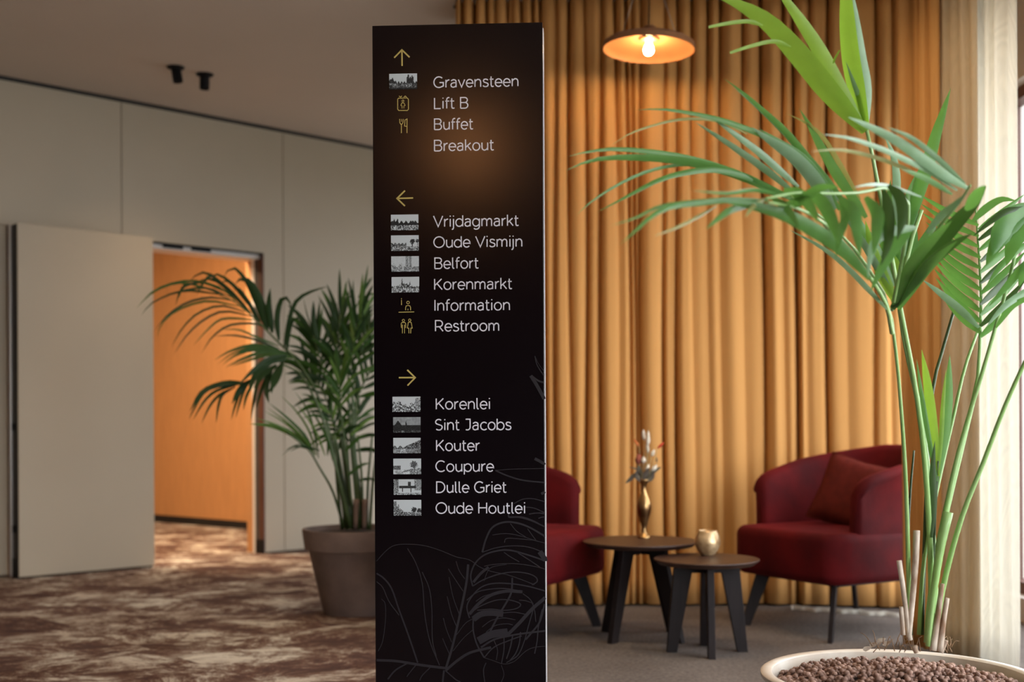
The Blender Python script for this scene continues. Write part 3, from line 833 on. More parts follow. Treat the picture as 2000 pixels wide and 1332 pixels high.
def circ(cx, cy, r, n=16): return [(cx + r * math.cos(2 * PI * i / n), cy + r * math.sin(2 * PI * i / n)) for i in range(n)]
art('arrow', [([(785.5, 129), (785, 97)], 2.9), ([(770, 113), (785, 97.5), (800, 112)], 2.9)], 'gold_print', 'gold arrow pointing up')
art('arrow', [([(807, 386.8), (775.5, 387.6)], 2.9), ([(791, 372.5), (775.5, 387.6), (791, 402.5)], 2.9)], 'gold_print', 'gold arrow pointing left')
art('arrow', [([(779, 737.5), (811, 737.5)], 2.9), ([(795.5, 722.5), (811, 737.5), (796, 753)], 2.9)], 'gold_print', 'gold arrow pointing right')
art('pictogram', [([(778.5, 192), (795.5, 191.5), (797.8, 194), (797.8, 213.5), (795.5, 216), (779, 216), (776.8, 213.5), (776.8, 194)], 1.5, True),
                  (circ(787, 197.3, 1.9), 1.1, True), ([(785.4, 212), (785.4, 207), (783, 206), (785, 201.2), (789, 201.2), (791.3, 206), (788.8, 207), (788.8, 212)], 1.2),
                  ([(779.5, 187.5), (782.3, 190), (785, 187.5)], 1.4), ([(788.5, 190), (791.5, 187.8), (794.3, 190)], 1.4)], 'gold_print', 'gold lift pictogram')
art('pictogram', [([(780.5, 232.5), (781, 240), (784, 244), (784, 260)], 1.5), ([(787.5, 232.5), (787, 240), (784, 244)], 1.5), ([(784, 232.5), (784, 238)], 1.1),
                  ([(795, 260), (795, 232.5), (791, 234.5), (790.3, 246.5), (795, 247)], 1.5)], 'gold_print', 'gold fork and knife pictogram')
art('pictogram', [([(784.2, 585.8), (784.2, 596)], 1.5), ([(784.2, 582.5), (784.2, 584.2)], 1.6), (circ(797, 591, 2.6), 1.3, True),
                  ([(792.3, 606), (792.3, 600.5), (793.6, 597.4), (797, 596.6), (800.6, 597.4), (802, 600.5), (802, 606)], 1.4),
                  ([(796.8, 606), (796.8, 603)], 1.2), ([(778.5, 609.9), (809, 609.2)], 1.5)], 'gold_print', 'gold reception desk pictogram')
art('pictogram', [(circ(788, 626, 2.3), 1.2, True), ([(784, 640.5), (783.6, 632), (785, 630), (791, 630), (792.5, 632), (792.3, 640.5)], 1.3), ([(786, 651), (786, 634)], 1.2), ([(790.2, 651), (790.2, 634)], 1.2),
                  (circ(800.3, 625.5, 2.3), 1.2, True), ([(797.5, 629.5), (795.8, 640.8), (798.5, 641), (798.8, 651)], 1.3), ([(803, 629.5), (805.3, 640.8), (802.5, 641), (802.2, 651)], 1.3), ([(797.5, 629.5), (803, 629.5)], 1.2)],
    'gold_print', 'gold man and woman pictogram')

# small grey prints of town views
def thumb_mat():
    m, nt, b = newmat('grey photo print')
    a_ = nt.nodes.new('ShaderNodeVertexColor'); a_.layer_name = 'print'
    nt.links.new(a_.outputs['Color'], b.inputs['Base Color']); b.inputs['Roughness'].default_value = 0.6
    return m
M['thumb'] = thumb_mat()
TW, TH = 56, 31
def nz2(seed, s):
    v = np.zeros((TH, TW))
    for j in range(TH):
        for i in range(TW): v[j, i] = noise.noise(Vector((i * s + seed * 13.7, j * s, seed * 3.1)))
    return v
def paint(kind, seed):
    a_ = np.full((TH, TW), 0.80)
    yy, xx = np.mgrid[0:TH, 0:TW]; u = (xx + .5) / TW; v = 1 - (yy + .5) / TH     # v up
    n1 = nz2(seed, .55); n2 = nz2(seed + 5, .2); n3 = nz2(seed + 9, 1.1)
    def sil(hfn, val, nn_=0.35):
        nonlocal a_
        h_ = np.array([hfn((i + .5) / TW) for i in range(TW)])[None, :]
        a_ = np.where(v < h_, np.clip(val + nn_ * n1, 0.02, .85), a_)
    def tree(cx, cy, r, val=0.12):
        nonlocal a_
        d = np.hypot((u - cx) * 1.8, v - cy) + 0.12 * n1
        a_ = np.where(d < r, np.clip(val + .35 * n3, .02, .7), a_)
        a_ = np.where((abs(u - cx) < .012) & (v < cy) & (v > cy - r - .18), .15, a_)
    def rectp(x0, x1, y0, y1, val, nn_=0.2):
        nonlocal a_
        a_ = np.where((u > x0) & (u < x1) & (v > y0) & (v < y1), np.clip(val + nn_ * n3, .02, .9), a_)
    def ground(y0, val, amp=.5):
        nonlocal a_
        a_ = np.where(v < y0, np.clip(val + amp * n1 + .3 * n2, .03, .85), a_)
    if kind == 'castle':
        sil(lambda x: .45 + .25 * math.exp(-((x - .1) / .1) ** 2) + (.3 if .62 < x < .88 else 0) + .06 * math.sin(x * 60), .12, .3)
        rectp(.66, .72, .5, .92, .12); rectp(.8, .84, .5, .88, .1); ground(.38, .28, .6); a_[-3:, :] *= .4
    elif kind == 'market':
        sil(lambda x: .52 + .08 * math.sin(x * 37) + .3 * math.exp(-((x - .12) / .03) ** 2) + .22 * math.exp(-((x - .25) / .025) ** 2) + .18 * math.exp(-((x - .8) / .03) ** 2), .05, .25)
        ground(.32, .45, 1.0)
    elif kind == 'fish':
        sil(lambda x: .48 + .05 * math.sin(x * 50) if x < .55 else .3, .3, .7); tree(.77, .62, .16); tree(.95, .62, .13); ground(.3, .42, .9)
    elif kind == 'tower':
        a_ = .78 + .05 * n1; rectp(.52, .74, .3, 1.0, .5, .5); rectp(.60, .66, .1, 1.0, .66, .3); rectp(.44, 1.0, .1, .32, .5, .8)
        sil(lambda x: .42 + .1 * math.sin(x * 22) if x < .4 else 0, .6, .5); ground(.08, .45, .5)
    elif kind == 'square':
        sil(lambda x: .38 + .22 * math.exp(-((x - .45) / .2) ** 2) + .32 * math.exp(-((x - .38) / .025) ** 2) + .28 * math.exp(-((x - .67) / .022) ** 2) + .03 * math.sin(x * 70), .38, .9)
        ground(.26, .55, .9)
    elif kind == 'quay':
        sil(lambda x: .55 + .15 * math.sin(x * 9) + .1 * math.sin(x * 31), .5, 1.2); ground(.25, .5, 1.2); rectp(.82, 1, .2, .95, .5, .9)
    elif kind == 'church':
        a_ = .55 + .1 * n2
        sil(lambda x: max(.5 + .3 * max(0, 1 - abs(x - .18) / .12), .4 + .42 * max(0, 1 - abs(x - .47) / .04), .5 * (1 if .3 < x < .72 else .6)), .07, .2); ground(.12, .2, .4)
    elif kind == 'avenue':
        sil(lambda x: .42 + max(0, x - .4) * .75 if x > .4 else .42 + .08 * math.sin(x * 30), .26, .9)
        ground(.3, .6, .5); a_ = np.where((v < .3) & (u > .5), a_ * .75, a_)
    elif kind == 'canal':
        rectp(0, .27, .2, .55, .3, .6); ground(.3, .72, .2); tree(.74, .62, .22, .3); sil(lambda x: .3 + .1 * x if x > .6 else 0, .5, .8)
        a_ = np.where(abs(v - (.12 + (u - .3) * .5)) < .03, np.where((u > .3) & (u < .65), .3, a_), a_)
    elif kind == 'gun':
        rectp(0, .18, .1, 1, .4, 1.0); rectp(.75, 1, .3, 1, .5, .8); rectp(.2, .8, .42, .58, .1, .2); rectp(.52, .63, .5, .85, .15, .3)
        rectp(.3, .34, .2, .5, .2); rectp(.6, .64, .15, .5, .2); ground(.12, .5, .6)
    else:
        rectp(0, .1, .15, .9, .35, .9); sil(lambda x: max(.15, .75 - x * 1.3) + .25 * math.exp(-((x - .18) / .02) ** 2), .35, .9)
        tree(.74, .38, .17, .12); tree(.93, .3, .15, .15); ground(.22, .4, .8)
    a_ = np.clip(a_, .02, .85)
    return a_
def thumb(kind, seed, x0, x1, y0, y1, label):
    a_ = paint(kind, seed)
    p00, p11 = S(x0, y1), S(x1, y0)
    tl, tr_, bl, br = S(x0, y0), S(x1, y0), S(x0, y1), S(x1, y1)
    vs = []; fs = []
    for j in range(TH + 1):
        for i in range(TW + 1):
            s_, t_ = i / TW, j / TH
            u0 = bl.x + (br.x - bl.x) * s_; z0 = p11.y + (p00.y - p11.y) * t_
            vs.append((u0, -0.0012, z0))
    for j in range(TH):
        for i in range(TW):
            k = j * (TW + 1) + i; fs.append((k + TW + 1, k + TW + 2, k + 1, k))
    nv = len(vs)   # thin sheet: a border turned back to the panel
    o = obj('photo_print', vs, fs, 'thumb', sign)
    ca = o.data.color_attributes.new('print', 'FLOAT_COLOR', 'CORNER')
    buf = np.zeros((TH * TW, 4, 4)); lin = (a_.reshape(-1) ** 2.0)
    for c, k in enumerate((0.92, 1.0, 1.02)): buf[:, :, c] = lin[:, None] * k
    buf[:, :, 3] = 1
    ca.data.foreach_set('color', buf.reshape(-1))
    o['label'] = label
TB = [('castle', 1, 760.3, 814.8, 143.5, 175, 'small dark town view with castle walls'), ('market', 2, 763.7, 817.4, 418.8, 450, 'small town view with spires over a crowded square'),
      ('fish', 3, 763.9, 818, 459.4, 490.4, 'small town view with two trees at right'), ('tower', 4, 764.3, 818.4, 500.2, 531, 'small pale view of a square tower'),
      ('square', 5, 765, 819, 540.6, 571.4, 'small view of a gabled church with two spires'), ('quay', 6, 766.8, 821.4, 774.6, 804.6, 'small pale view of quay houses'),
      ('church', 7, 768, 821.6, 814.6, 845, 'small dark view of a church silhouette'), ('avenue', 8, 768.3, 821.8, 855, 885.2, 'small view of a tree lined avenue'),
      ('canal', 9, 768.4, 822.6, 895.6, 926.2, 'small view of a canal with one round tree'), ('gun', 10, 769, 823, 936, 966.4, 'small view of an old cannon between houses'),
      ('street', 11, 769, 823, 976.2, 1007, 'small view of a street with a round tree')]
for t in TB: thumb(*t)

# leaf line drawing, traced on the panel
def cc(pts, ox=720, oy=1000, k=4.011): return [(ox + x / k, oy + y / k) for x, y in pts]
def smooth2(pts, n=None):
    n = n or max(8, len(pts) * 5)
    return [(p.x, p.y) for p in catmull([Vector((a_, b_, 0)) for a_, b_ in pts], n)]
AR = [
 ([(62, 385), (130, 310), (200, 262), (300, 252), (430, 262), (560, 300), (690, 352), (790, 375), (870, 430), (960, 465), (1080, 490), (1200, 530), (1300, 570)], 6),
 ([(62, 480), (120, 520), (180, 600), (240, 770), (310, 960), (385, 1180)], 12), ([(62, 545), (110, 590), (160, 700), (240, 810)], 7),
 ([(100, 680), (130, 720), (132, 850), (110, 1010), (75, 1090)], 6), ([(305, 285), (370, 400), (420, 560), (440, 800), (480, 1010), (555, 1200)], 7),
 ([(420, 470), (475, 600), (495, 760), (500, 1000), (530, 1130)], 7), ([(62, 1160), (220, 1168), (420, 1200), (620, 1225)], 20),
 ([(780, 410), (765, 560), (720, 780), (660, 1040), (605, 1225)], 18), ([(685, 385), (710, 460), (755, 525)], 6), ([(625, 445), (680, 530), (740, 620)], 6),
 ([(630, 510), (660, 660), (710, 800)], 6), ([(615, 660), (650, 800), (690, 900)], 6), ([(585, 830), (610, 920), (650, 1020)], 6), ([(580, 990), (605, 1050), (632, 1110)], 6),
 ([(690, 960), (760, 870), (830, 830)], 5), ([(660, 1090), (740, 990), (820, 920)], 5),
 ([(605, 1240), (700, 1160), (800, 1100), (960, 1060)], 20), ([(590, 1240), (580, 1332)], 14), ([(300, 1185), (210, 1240), (150, 1310)], 12), ([(370, 1200), (320, 1260), (300, 1290)], 7),
 ([(480, 1220), (420, 1280), (400, 1320)], 8), ([(600, 1240), (680, 1310), (720, 1332)], 9),
 ([(890, 315), (920, 210), (970, 120), (1060, 80), (1160, 85), (1260, 120), (1390, 195)], 14), ([(890, 315), (1000, 280), (1120, 265), (1240, 272), (1330, 300), (1390, 330)], 7),
 ([(970, 180), (1080, 168), (1200, 190), (1310, 225), (1390, 245)], 6), ([(1065, 240), (1070, 215), (1100, 205), (1200, 212), (1310, 222)], 6),
 ([(1110, 90), (1160, 150), (1230, 195)], 6), ([(1245, 130), (1280, 180), (1310, 220)], 6),
 ([(815, 580), (800, 500), (830, 410), (900, 340), (1000, 305), (1110, 300), (1260, 340), (1390, 385)], 12), ([(815, 580), (900, 530), (1010, 490), (1130, 470), (1240, 480), (1310, 510), (1320, 545), (1280, 570)], 9),
 ([(820, 550), (880, 480), (940, 432)], 20), ([(905, 425), (1000, 408), (1160, 405), (1320, 430), (1390, 450)], 6), ([(1060, 315), (1110, 350), (1180, 390)], 7),
 ([(1170, 320), (1250, 370), (1340, 430)], 8), ([(905, 540), (930, 470), (970, 430), (1080, 410)], 5),
 ([(790, 830), (770, 740), (810, 660), (880, 590), (970, 560), (1100, 560), (1240, 580), (1390, 620)], 10), ([(770, 690), (830, 640), (900, 612), (1050, 598), (1200, 620)], 8),
 ([(790, 800), (860, 720), (960, 650), (1080, 620), (1205, 625)], 24), ([(800, 790), (870, 740), (1000, 690), (1110, 690), (1190, 720), (1160, 755), (1060, 770), (960, 760), (850, 770)], 8),
 ([(820, 840), (880, 800), (960, 790), (1055, 800)], 46), ([(1055, 790), (1140, 785), (1225, 800)], 7), ([(840, 700), (900, 660), (1010, 630)], 6),
 ([(1125, 515), (1120, 620), (1090, 690), (1030, 790), (980, 880), (945, 950)], 14), ([(1210, 640), (1270, 690), (1300, 770), (1310, 860)], 7),
 ([(1180, 690), (1230, 695), (1290, 715)], 6), ([(1385, 670), (1280, 760), (1180, 870), (1090, 960)], 26), ([(860, 1010), (960, 960), (1090, 940)], 60),
 ([(880, 1060), (980, 1000), (1100, 970), (1220, 950), (1390, 930)], 14), ([(820, 830), (820, 930), (850, 1040), (905, 1140)], 12),
 ([(905, 1140), (980, 1060), (1090, 1010), (1200, 970)], 9), ([(890, 900), (960, 850), (1060, 830), (1150, 845)], 6), ([(920, 940), (990, 890), (1080, 875), (1130, 885)], 6),
 ([(1380, 720), (1340, 860), (1280, 940), (1230, 1000)], 14), ([(1360, 760), (1330, 900), (1320, 1010), (1300, 1110)], 9), ([(1290, 760), (1250, 900), (1220, 1010), (1170, 1120), (1080, 1180)], 8),
 ([(1190, 940), (1180, 1030), (1150, 1110), (1110, 1160)], 9), ([(1130, 960), (1110, 1060), (1080, 1150)], 10), ([(1060, 980), (1060, 1080), (1040, 1190)], 8),
 ([(980, 1000), (1010, 1080), (1000, 1160)], 6), ([(905, 1140), (980, 1165), (1060, 1190), (1140, 1170), (1230, 1090), (1300, 1060), (1390, 1050)], 5),
 ([(1100, 10), (1100, 40), (1180, 42), (1280, 70), (1390, 120)], 10), ([(1255, 15), (1320, 8), (1390, 15)], 8), ([(1330, 50), (1360, 40), (1390, 42)], 8),
 ([(1340, 310), (1365, 345), (1390, 385)], 40), ([(920, 1180), (900, 1240), (910, 1332)], 8), ([(1040, 1200), (1060, 1270), (1040, 1332)], 5),
]
stks = []
for p, w_ in AR:
    stks.append((smooth2(cc(p)), w_ / 4.011))
B3 = [([(1272, 60), (1290, 130), (1345, 220)], 7), ([(1272, 60), (1300, 120), (1345, 180)], 4), ([(1240, 210), (1290, 290), (1345, 390)], 26), ([(1250, 215), (1300, 250), (1345, 265)], 14),
      ([(1270, 845), (1310, 865), (1350, 890)], 22), ([(970, 935), (1100, 925), (1250, 922), (1350, 920)], 5), ([(970, 935), (1060, 975), (1180, 1010), (1350, 1028)], 11),
      ([(1320, 1115), (1350, 1100)], 20), ([(1110, 1190), (1180, 1155), (1260, 1152), (1350, 1175)], 7), ([(1170, 1215), (1260, 1222), (1350, 1260)], 7), ([(1075, 1290), (1180, 1292), (1260, 1320), (1300, 1340)], 8),
      ([(1230, 1270), (1290, 1260), (1350, 1262)], 6)]
NA = len(stks)
for p, w_ in B3: stks.append((smooth2(cc(p, 720, 680, 3.917)), w_ / 3.917))
lim = S(1063.5, 830).x - 0.001
stks2 = []
gg = G()
for i, (p, w_) in enumerate(stks):
    P = [S(*a_) for a_ in p]
    P = [Vector((min(max(a_.x, 0.001), lim), a_.y)) for a_ in P]
    P = [a_ for k, a_ in enumerate(P) if k == 0 or (a_ - P[k - 1]).length > 1e-5]
    if len(P) < 2: continue
    if i == NA:
        o = gg.out('leaf_drawing', 'art_print', sign); o['label'] = 'dark grey line drawing of large leaves'; gg = G()
    ribbon(gg, P, w_ * pxm, -0.0004 - i * 0.000003)
o = gg.out('leaf_drawing', 'art_print', sign); o['label'] = 'dark grey leaf tips drawn along the right edge'; o['kind'] = 'stuff'

# ------------------------------------------------------------------ armchairs
def rounded_block(name, hx, hy, z0, z1, rc, re, m, parent, front_bulge=0.0, crown=0.0):
    """upholstered block: rounded plan corners rc, rounded edges re"""
    prof = []
    ns = 5
    for i in range(ns + 1):
        a_ = PI / 2 * i / ns; prof.append((re * (1 - math.sin(a_)), z0 + re * (1 - math.cos(a_))))
    prof.append((0, (z0 + z1) / 2))
    for i in range(ns + 1):
        a_ = PI / 2 * i / ns; prof.append((re * (1 - math.cos(a_)), z1 - re + re * math.sin(a_)))
    nc = 7; v = []; f = []
    def loop(ins):
        L_ = []
        for (sx, sy, a0) in ((1, -1, -90), (1, 1, 0), (-1, 1, 90), (-1, -1, 180)):
            for k in range(nc + 1):
                a_ = R(a0 + 90 * k / nc)
                x = sx * (hx - rc) + (rc - ins) * math.cos(a_); y = sy * (hy - rc) + (rc - ins) * math.sin(a_)
                if y < 0: y -= front_bulge * (1 - (x / hx) ** 2)
                L_.append((x, y))
        return L_
    n = 4 * (nc + 1)
    for ins, z in prof:
        for (x, y) in loop(ins): v.append((x, y, z))
    m_ = len(prof)
    for i in range(m_ - 1):
        for k in range(n): f.append((i * n + k, i * n + (k + 1) % n, (i + 1) * n + (k + 1) % n, (i + 1) * n + k))
    # rings closing the top with a slight crown
    base = len(v); last = (m_ - 1) * n
    L_ = loop(re)
    for j, sc_ in enumerate((0.75, 0.5, 0.25)):
        for (x, y) in L_: v.append((x * sc_, y * sc_, z1 + crown * (1 - sc_ ** 2)))
        for k in range(n):
            f.append((last + k, last + (k + 1) % n, base + (k + 1) % n, base + k))
        last = base; base = len(v)
    v.append((0, 0, z1 + crown)); c = len(v) - 1
    for k in range(n): f.append((last + k, last + (k + 1) % n, c))
    f.append(tuple(reversed(range(n))))
    return obj(name, v, f, m, parent, smooth=True)

def leg_plank(parent, top, bot, wt, wb, th, m='leg_wood', name='leg', radial=None):
    """tapered plank leg from top to bottom centre, wide along 'radial'"""
    top = Vector(top); bot = Vector(bot)
    rd = Vector(radial) if radial else Vector((bot.x, bot.y, 0)) - Vector((0, 0, 0))
    rd.z = 0; rd = rd.normalized(); sd = Vector((-rd.y, rd.x, 0))
    g = G()
    B_ = [bot + rd * (wb / 2 * a_) + sd * (th / 2 * b_) for a_, b_ in ((-1, -1), (1, -1), (1, 1), (-1, 1))]
    T_ = [top + rd * (wt / 2 * a_) + sd * (th / 2 * b_) for a_, b_ in ((-1, -1), (1, -1), (1, 1), (-1, 1))]
    g.hexa(B_, T_)
    return bevel(g.out(name, m, parent), 0.002)

def armchair(loc, rz, label):
    t = empty('armchair', loc, rz); tag(t, label, 'armchair', 'burgundy velvet armchairs')
    st = rounded_block('seat', 0.365, 0.385, 0.262, 0.497, 0.10, 0.045, 'velvet', t, 0.02, 0.012)
    st.location = (0, -0.035, 0)
    # barrel back and arms: one upholstered shell swept round the seat
    path = []
    hx, hy0, hy1, rc = 0.345, -0.24, 0.36, 0.30
    for i in range(9): path.append((hx, hy0 + (hy1 - rc - hy0) * i / 9))
    for i in range(12): a_ = R(90 * i / 12); path.append((hx - rc + rc * math.cos(a_), hy1 - rc + rc * math.sin(a_)))
    for i in range(5): path.append((hx - rc - (2 * (hx - rc)) * i / 4, hy1))
    right = path
    for i in range(1, 13): a_ = R(90 + 90 * i / 12); path.append((-(hx - rc) + rc * math.cos(a_), hy1 - rc + rc * math.sin(a_)))
    for i in range(1, 10): path.append((-hx, (hy1 - rc) - (hy1 - rc - hy0) * i / 9))
    n = len(path); v = []; f = []; th = 0.075
    for i, (x, y) in enumerate(path):
        a_ = Vector(path[max(i - 1, 0)]); b_ = Vector(path[min(i + 1, n - 1)])
        tt = (b_ - a_).normalized(); nr = Vector((tt.y, -tt.x))       # outward
        s_ = i / (n - 1); e = 1 - abs(2 * s_ - 1)                     # 0 at arm fronts, 1 at the back centre
        zt = 0.735 + 0.155 * (min(1, e * 1.15)) ** 0.8
        if e < 0.06: zt -= 0.012 * (1 - e / 0.06)
        zb = 0.27
        lean = 0.05 * e
        sec = [(-th, zb), (-th * .95 + 0.0, zt * .5 + zb * .5), (-th * .8 + lean, zt - 0.035), (-th * .55 + lean, zt - 0.008), (-0.012 + lean, zt), (0.012 + lean, zt - 0.004), (0.026 + lean, zt - 0.022),
               (0.022 + lean, zt - 0.042), (0.004 + lean, zt - 0.052), (lean * .6, zt * .55 + zb * .45), (0.0, zb + .02), (-0.012, zb)]
        for (o_, z) in sec: v.append((x + nr.x * o_, y + nr.y * o_, z))
    k_ = 12
    for i in range(n - 1):
        for k in range(k_): f.append((i * k_ + k, i * k_ + (k + 1) % k_, (i + 1) * k_ + (k + 1) % k_, (i + 1) * k_ + k))
    # padded front ends
    for i, s_ in ((0, 1), (n - 1, -1)):
        ring = [Vector(v[i * k_ + k]) for k in range(k_)]
        c = sum(ring, Vector()) / k_
        b0 = len(v)
        for p in ring: v.append(tuple(c + (p - c) * 0.8 + Vector((0, -0.02, 0))))
        for k in range(k_):
            q_ = (i * k_ + k, i * k_ + (k + 1) % k_, b0 + (k + 1) % k_, b0 + k)
            f.append(q_ if s_ < 0 else tuple(reversed(q_)))
        f.append(tuple(b0 + k for k in range(k_)) if s_ < 0 else tuple(reversed([b0 + k for k in range(k_)])))
    sh_ = obj('backrest', v, f, 'velvet', t, smooth=True)
    g = G()      # piping under the rolled lip
    pp = []
    for i in range(0, n):
        b_ = v[i * k_ + 8]; pp.append(b_)
    g.tube(pp, 0.005, 6); g.out('piping', 'velvet', sh_, True)
    for sx, sy in ((-1, -1), (1, -1), (1, 1), (-1, 1)):
        leg_plank(t, (sx * 0.235, sy * 0.30 , 0.285), (sx * 0.285, sy * 0.385, 0.0), 0.075, 0.045, 0.022, radial=(sx * .6, sy * .8, 0))
    g = G(); g.box((-.26, -.31, .245), (.26, .31, .27)); g.out('seat_frame', 'leg_wood', t)
    return t
armchair((1.63, 5.92, 0), R(-59.3), 'burgundy velvet armchair at the right with a rust cushion, half behind the palm')
armchair((-0.06, 5.92, 0), R(59.3), 'burgundy velvet armchair partly hidden by the black sign')

# cushion leaning in the right chair
def cushion(loc, rot, w_, h_, t_, label):
    N = 14; v = []; f = []
    for side in (1, -1):
        for j in range(N + 1):
            for i in range(N + 1):
                x = 2 * i / N - 1; y = 2 * j / N - 1
                pinch = 1 - 0.06 * (1 - abs(x * y)) * max(abs(x), abs(y)) ** 3
                th = t_ * max(0, (1 - x ** 4)) ** .5 * max(0, (1 - y ** 4)) ** .5
                v.append((x * w_ / 2 * pinch, side * th / 2, y * h_ / 2 * pinch))
    n1 = (N + 1) ** 2
    for j in range(N):
        for i in range(N):
            a_ = j * (N + 1) + i
            f.append((a_ + N + 1, a_ + N + 2, a_ + 1, a_)); f.append((n1 + a_, n1 + a_ + 1, n1 + a_ + N + 2, n1 + a_ + N + 1))
    o = obj('cushion', v, f, 'cushion', smooth=True); o.location = loc; o.rotation_euler = rot
    tag(o, label, 'cushion')
    g = G(); q_ = [Vector((-w_ / 2, 0, -h_ / 2)), Vector((w_ / 2, 0, -h_ / 2)), Vector((w_ / 2, 0, h_ / 2)), Vector((-w_ / 2, 0, h_ / 2))]
    pts = []
    for k in range(4):
        for i in range(8): 
            p = q_[k].lerp(q_[(k + 1) % 4], i / 8); x = p.x / (w_ / 2); y = p.z / (h_ / 2)
            pts.append(p * (1 - 0.06 * (1 - abs(x * y))))
    pts.append(pts[0]); g.tube(pts, 0.0035, 6); g.out('piping', 'cushion', o, True)
    return o
cushion((1.66, 5.86, 0.655), (R(-22), R(14), R(-42)), 0.37, 0.35, 0.11, 'square rust red cushion leaning in the right burgundy armchair')

# ------------------------------------------------------------------ coffee tables
def coffee_table(cx, cy, h_, rad, legs, wt, wb, label):
    t = empty('coffee_table', (cx, cy, 0)); tag(t, label, 'table', 'round dark wood coffee tables')
    g = G(); g.lathe([(rad * .90, h_ - 0.024), (rad - .006, h_ - 0.010), (rad, h_ - 0.006), (rad, h_ - 0.002), (rad - .002, h_), (0, h_)], 72)
    autosmooth(g.out('tabletop', 'dark_wood', t), 30)
    rt = 0.10
    for (ax, ay) in legs:
        d = Vector((ax, ay, 0)).normalized()
        leg_plank(t, (d.x * rt, d.y * rt, h_ - .022), (ax, ay, 0), wt, wb, 0.03, radial=(d.x, d.y, 0))
    for k in range(2):
        d = Vector((legs[k][0], legs[k][1], 0)).normalized(); s_ = Vector((-d.y, d.x, 0)) * 0.014
        g = G(); a_, b_ = d * (rad * .55), -d * (rad * .55)
        g.prism([((a_ + s_).x, (a_ + s_).y), ((b_ + s_).x, (b_ + s_).y), ((b_ - s_).x, (b_ - s_).y), ((a_ - s_).x, (a_ - s_).y)], h_ - 0.062, h_ - 0.0235)
        g.out('cross_rail', 'leg_wood', t)
    return t
HB, HS = 0.454, 0.41
coffee_table(0.60, 5.65, HB, 0.270, [(-.145, -.15), (.16, -.15), (.165, .15), (-.15, .15)], 0.085, 0.045, 'larger round dark wood coffee table carrying the brass vase')
coffee_table(0.85, 5.28, HS, 0.230, [(-.155, 0.0), (-0.005, -.155), (.155, 0), (0.01, .155)], 0.085, 0.045, 'smaller round dark wood coffee table in front with the gold votive')

vp = F(1258, 1050.5, HB)
g = G(); g.lathe([(0, 0), (0.031, 0.0), (0.033, 0.004), (0.028, 0.010), (0.016, 0.020), (0.012, 0.030), (0.013, 0.036), (0.010, 0.044), (0.014, 0.060), (0.024, 0.090), (0.033, 0.120),
                  (0.0365, 0.145), (0.034, 0.170), (0.024, 0.195), (0.015, 0.215), (0.0115, 0.232), (0.012, 0.250), (0.017, 0.262), (0.027, 0.272), (0.031, 0.280), (0.029, 0.282), (0.022, 0.272), (0.009, 0.252), (0.008, 0.12), (0, 0.1)], 44)
vs_ = g.out('vase', 'brass', None, True, vp); tag(vs_, 'slender aged brass vase on the larger coffee table', 'vase')
vt = F(1382, 1084.5, HS)
g = G(); g.lathe([(0, 0), (0.027, 0.0), (0.031, 0.004), (0.046, 0.022), (0.0575, 0.048), (0.058, 0.065), (0.053, 0.088), (0.043, 0.106), (0.0415, 0.112), (0.039, 0.112), (0.041, 0.104), (0.051, 0.086),
                  (0.055, 0.062), (0.043, 0.022), (0, 0.01)], 44)
tag(g.out('candle_holder', 'votive', None, True, vt), 'round mottled gold glass candle holder on the smaller coffee table', 'candle holder')

# dried flowers: positions relative to the vase mouth, in the vase's own frame
bq = empty('dried_bouquet', (vp.x, vp.y, HB + 0.10)); tag(bq, 'small dried flower bunch standing in the brass vase', 'flowers')
def bpt(px, py, dy=0.0): return W(px, py, vp.y + dy) - Vector((vp.x, vp.y, HB + 0.10))
def blob(name, c, tipc, r, m, seed=0, fluff=0.0):
    c = Vector(c); tipc = Vector(tipc); ax = (tipc - c); L_ = ax.length; qt = ax.to_track_quat('Z', 'Y').to_matrix()
    g = G(); prof = [(0, 0), (r * .6, L_ * .1), (r, L_ * .35), (r * .9, L_ * .6), (r * .5, L_ * .85), (0, L_)]
    g.lathe(prof, 10, M_=qt, c=c)
    rd = random.Random(seed)
    v = [tuple(Vector(p) + Vector((rd.uniform(-1, 1), rd.uniform(-1, 1), rd.uniform(-1, 1))) * r * .15) for p in g.v]
    return obj(name, v, g.f, m, bq, smooth=True)
def bstem(px, py, dy=0.0, m='fl_stem'):
    a_ = Vector((0, 0, 0.02)); b_ = bpt(px, py, dy); mth = Vector((b_.x * .1, b_.y * .1, 0.165))
    g = G(); g.tube(catmull([a_, mth, mth.lerp(b_, .5) + Vector((b_.x * .1, 0, 0.0)), b_], 8), 0.0011, 5); g.out('stem', m, bq, True)
for (x0, y0, x1, y1, r, mm, nm, dy) in ((1258, 861, 1256, 838, .0085, 'fl_white', 'flower_spike', .01), (1265, 872, 1266, 840, .010, 'fl_white', 'flower_spike', -.01), (1266, 885, 1263, 862, .0075, 'fl_white', 'flower_spike', .02),
        (1284, 876, 1297, 863, .007, 'fl_red', 'grass_head', 0), (1248, 873, 1238, 857, .006, 'fl_orange', 'grass_head', 0.01), (1246, 907, 1248, 885, .016, 'fl_rust', 'thistle_head', -.01),
        (1272, 891, 1278, 878, .010, 'fl_white', 'flower_head', .01), (1256, 905, 1257, 891, .012, 'fl_white', 'flower_head', -.02), (1272, 920, 1284, 908, .011, 'fl_white', 'flower_head', -.015),
        (1262, 922, 1267, 906, .010, 'fl_white', 'flower_head', .0), (1283, 903, 1282, 892, .004, 'fl_leaf', 'grass_head', .02)):
    a_ = bpt(x0, y0, dy); blob(nm, a_, bpt(x1, y1, dy), r, mm, int(x0 + y0)); bstem(x0, y0, dy)
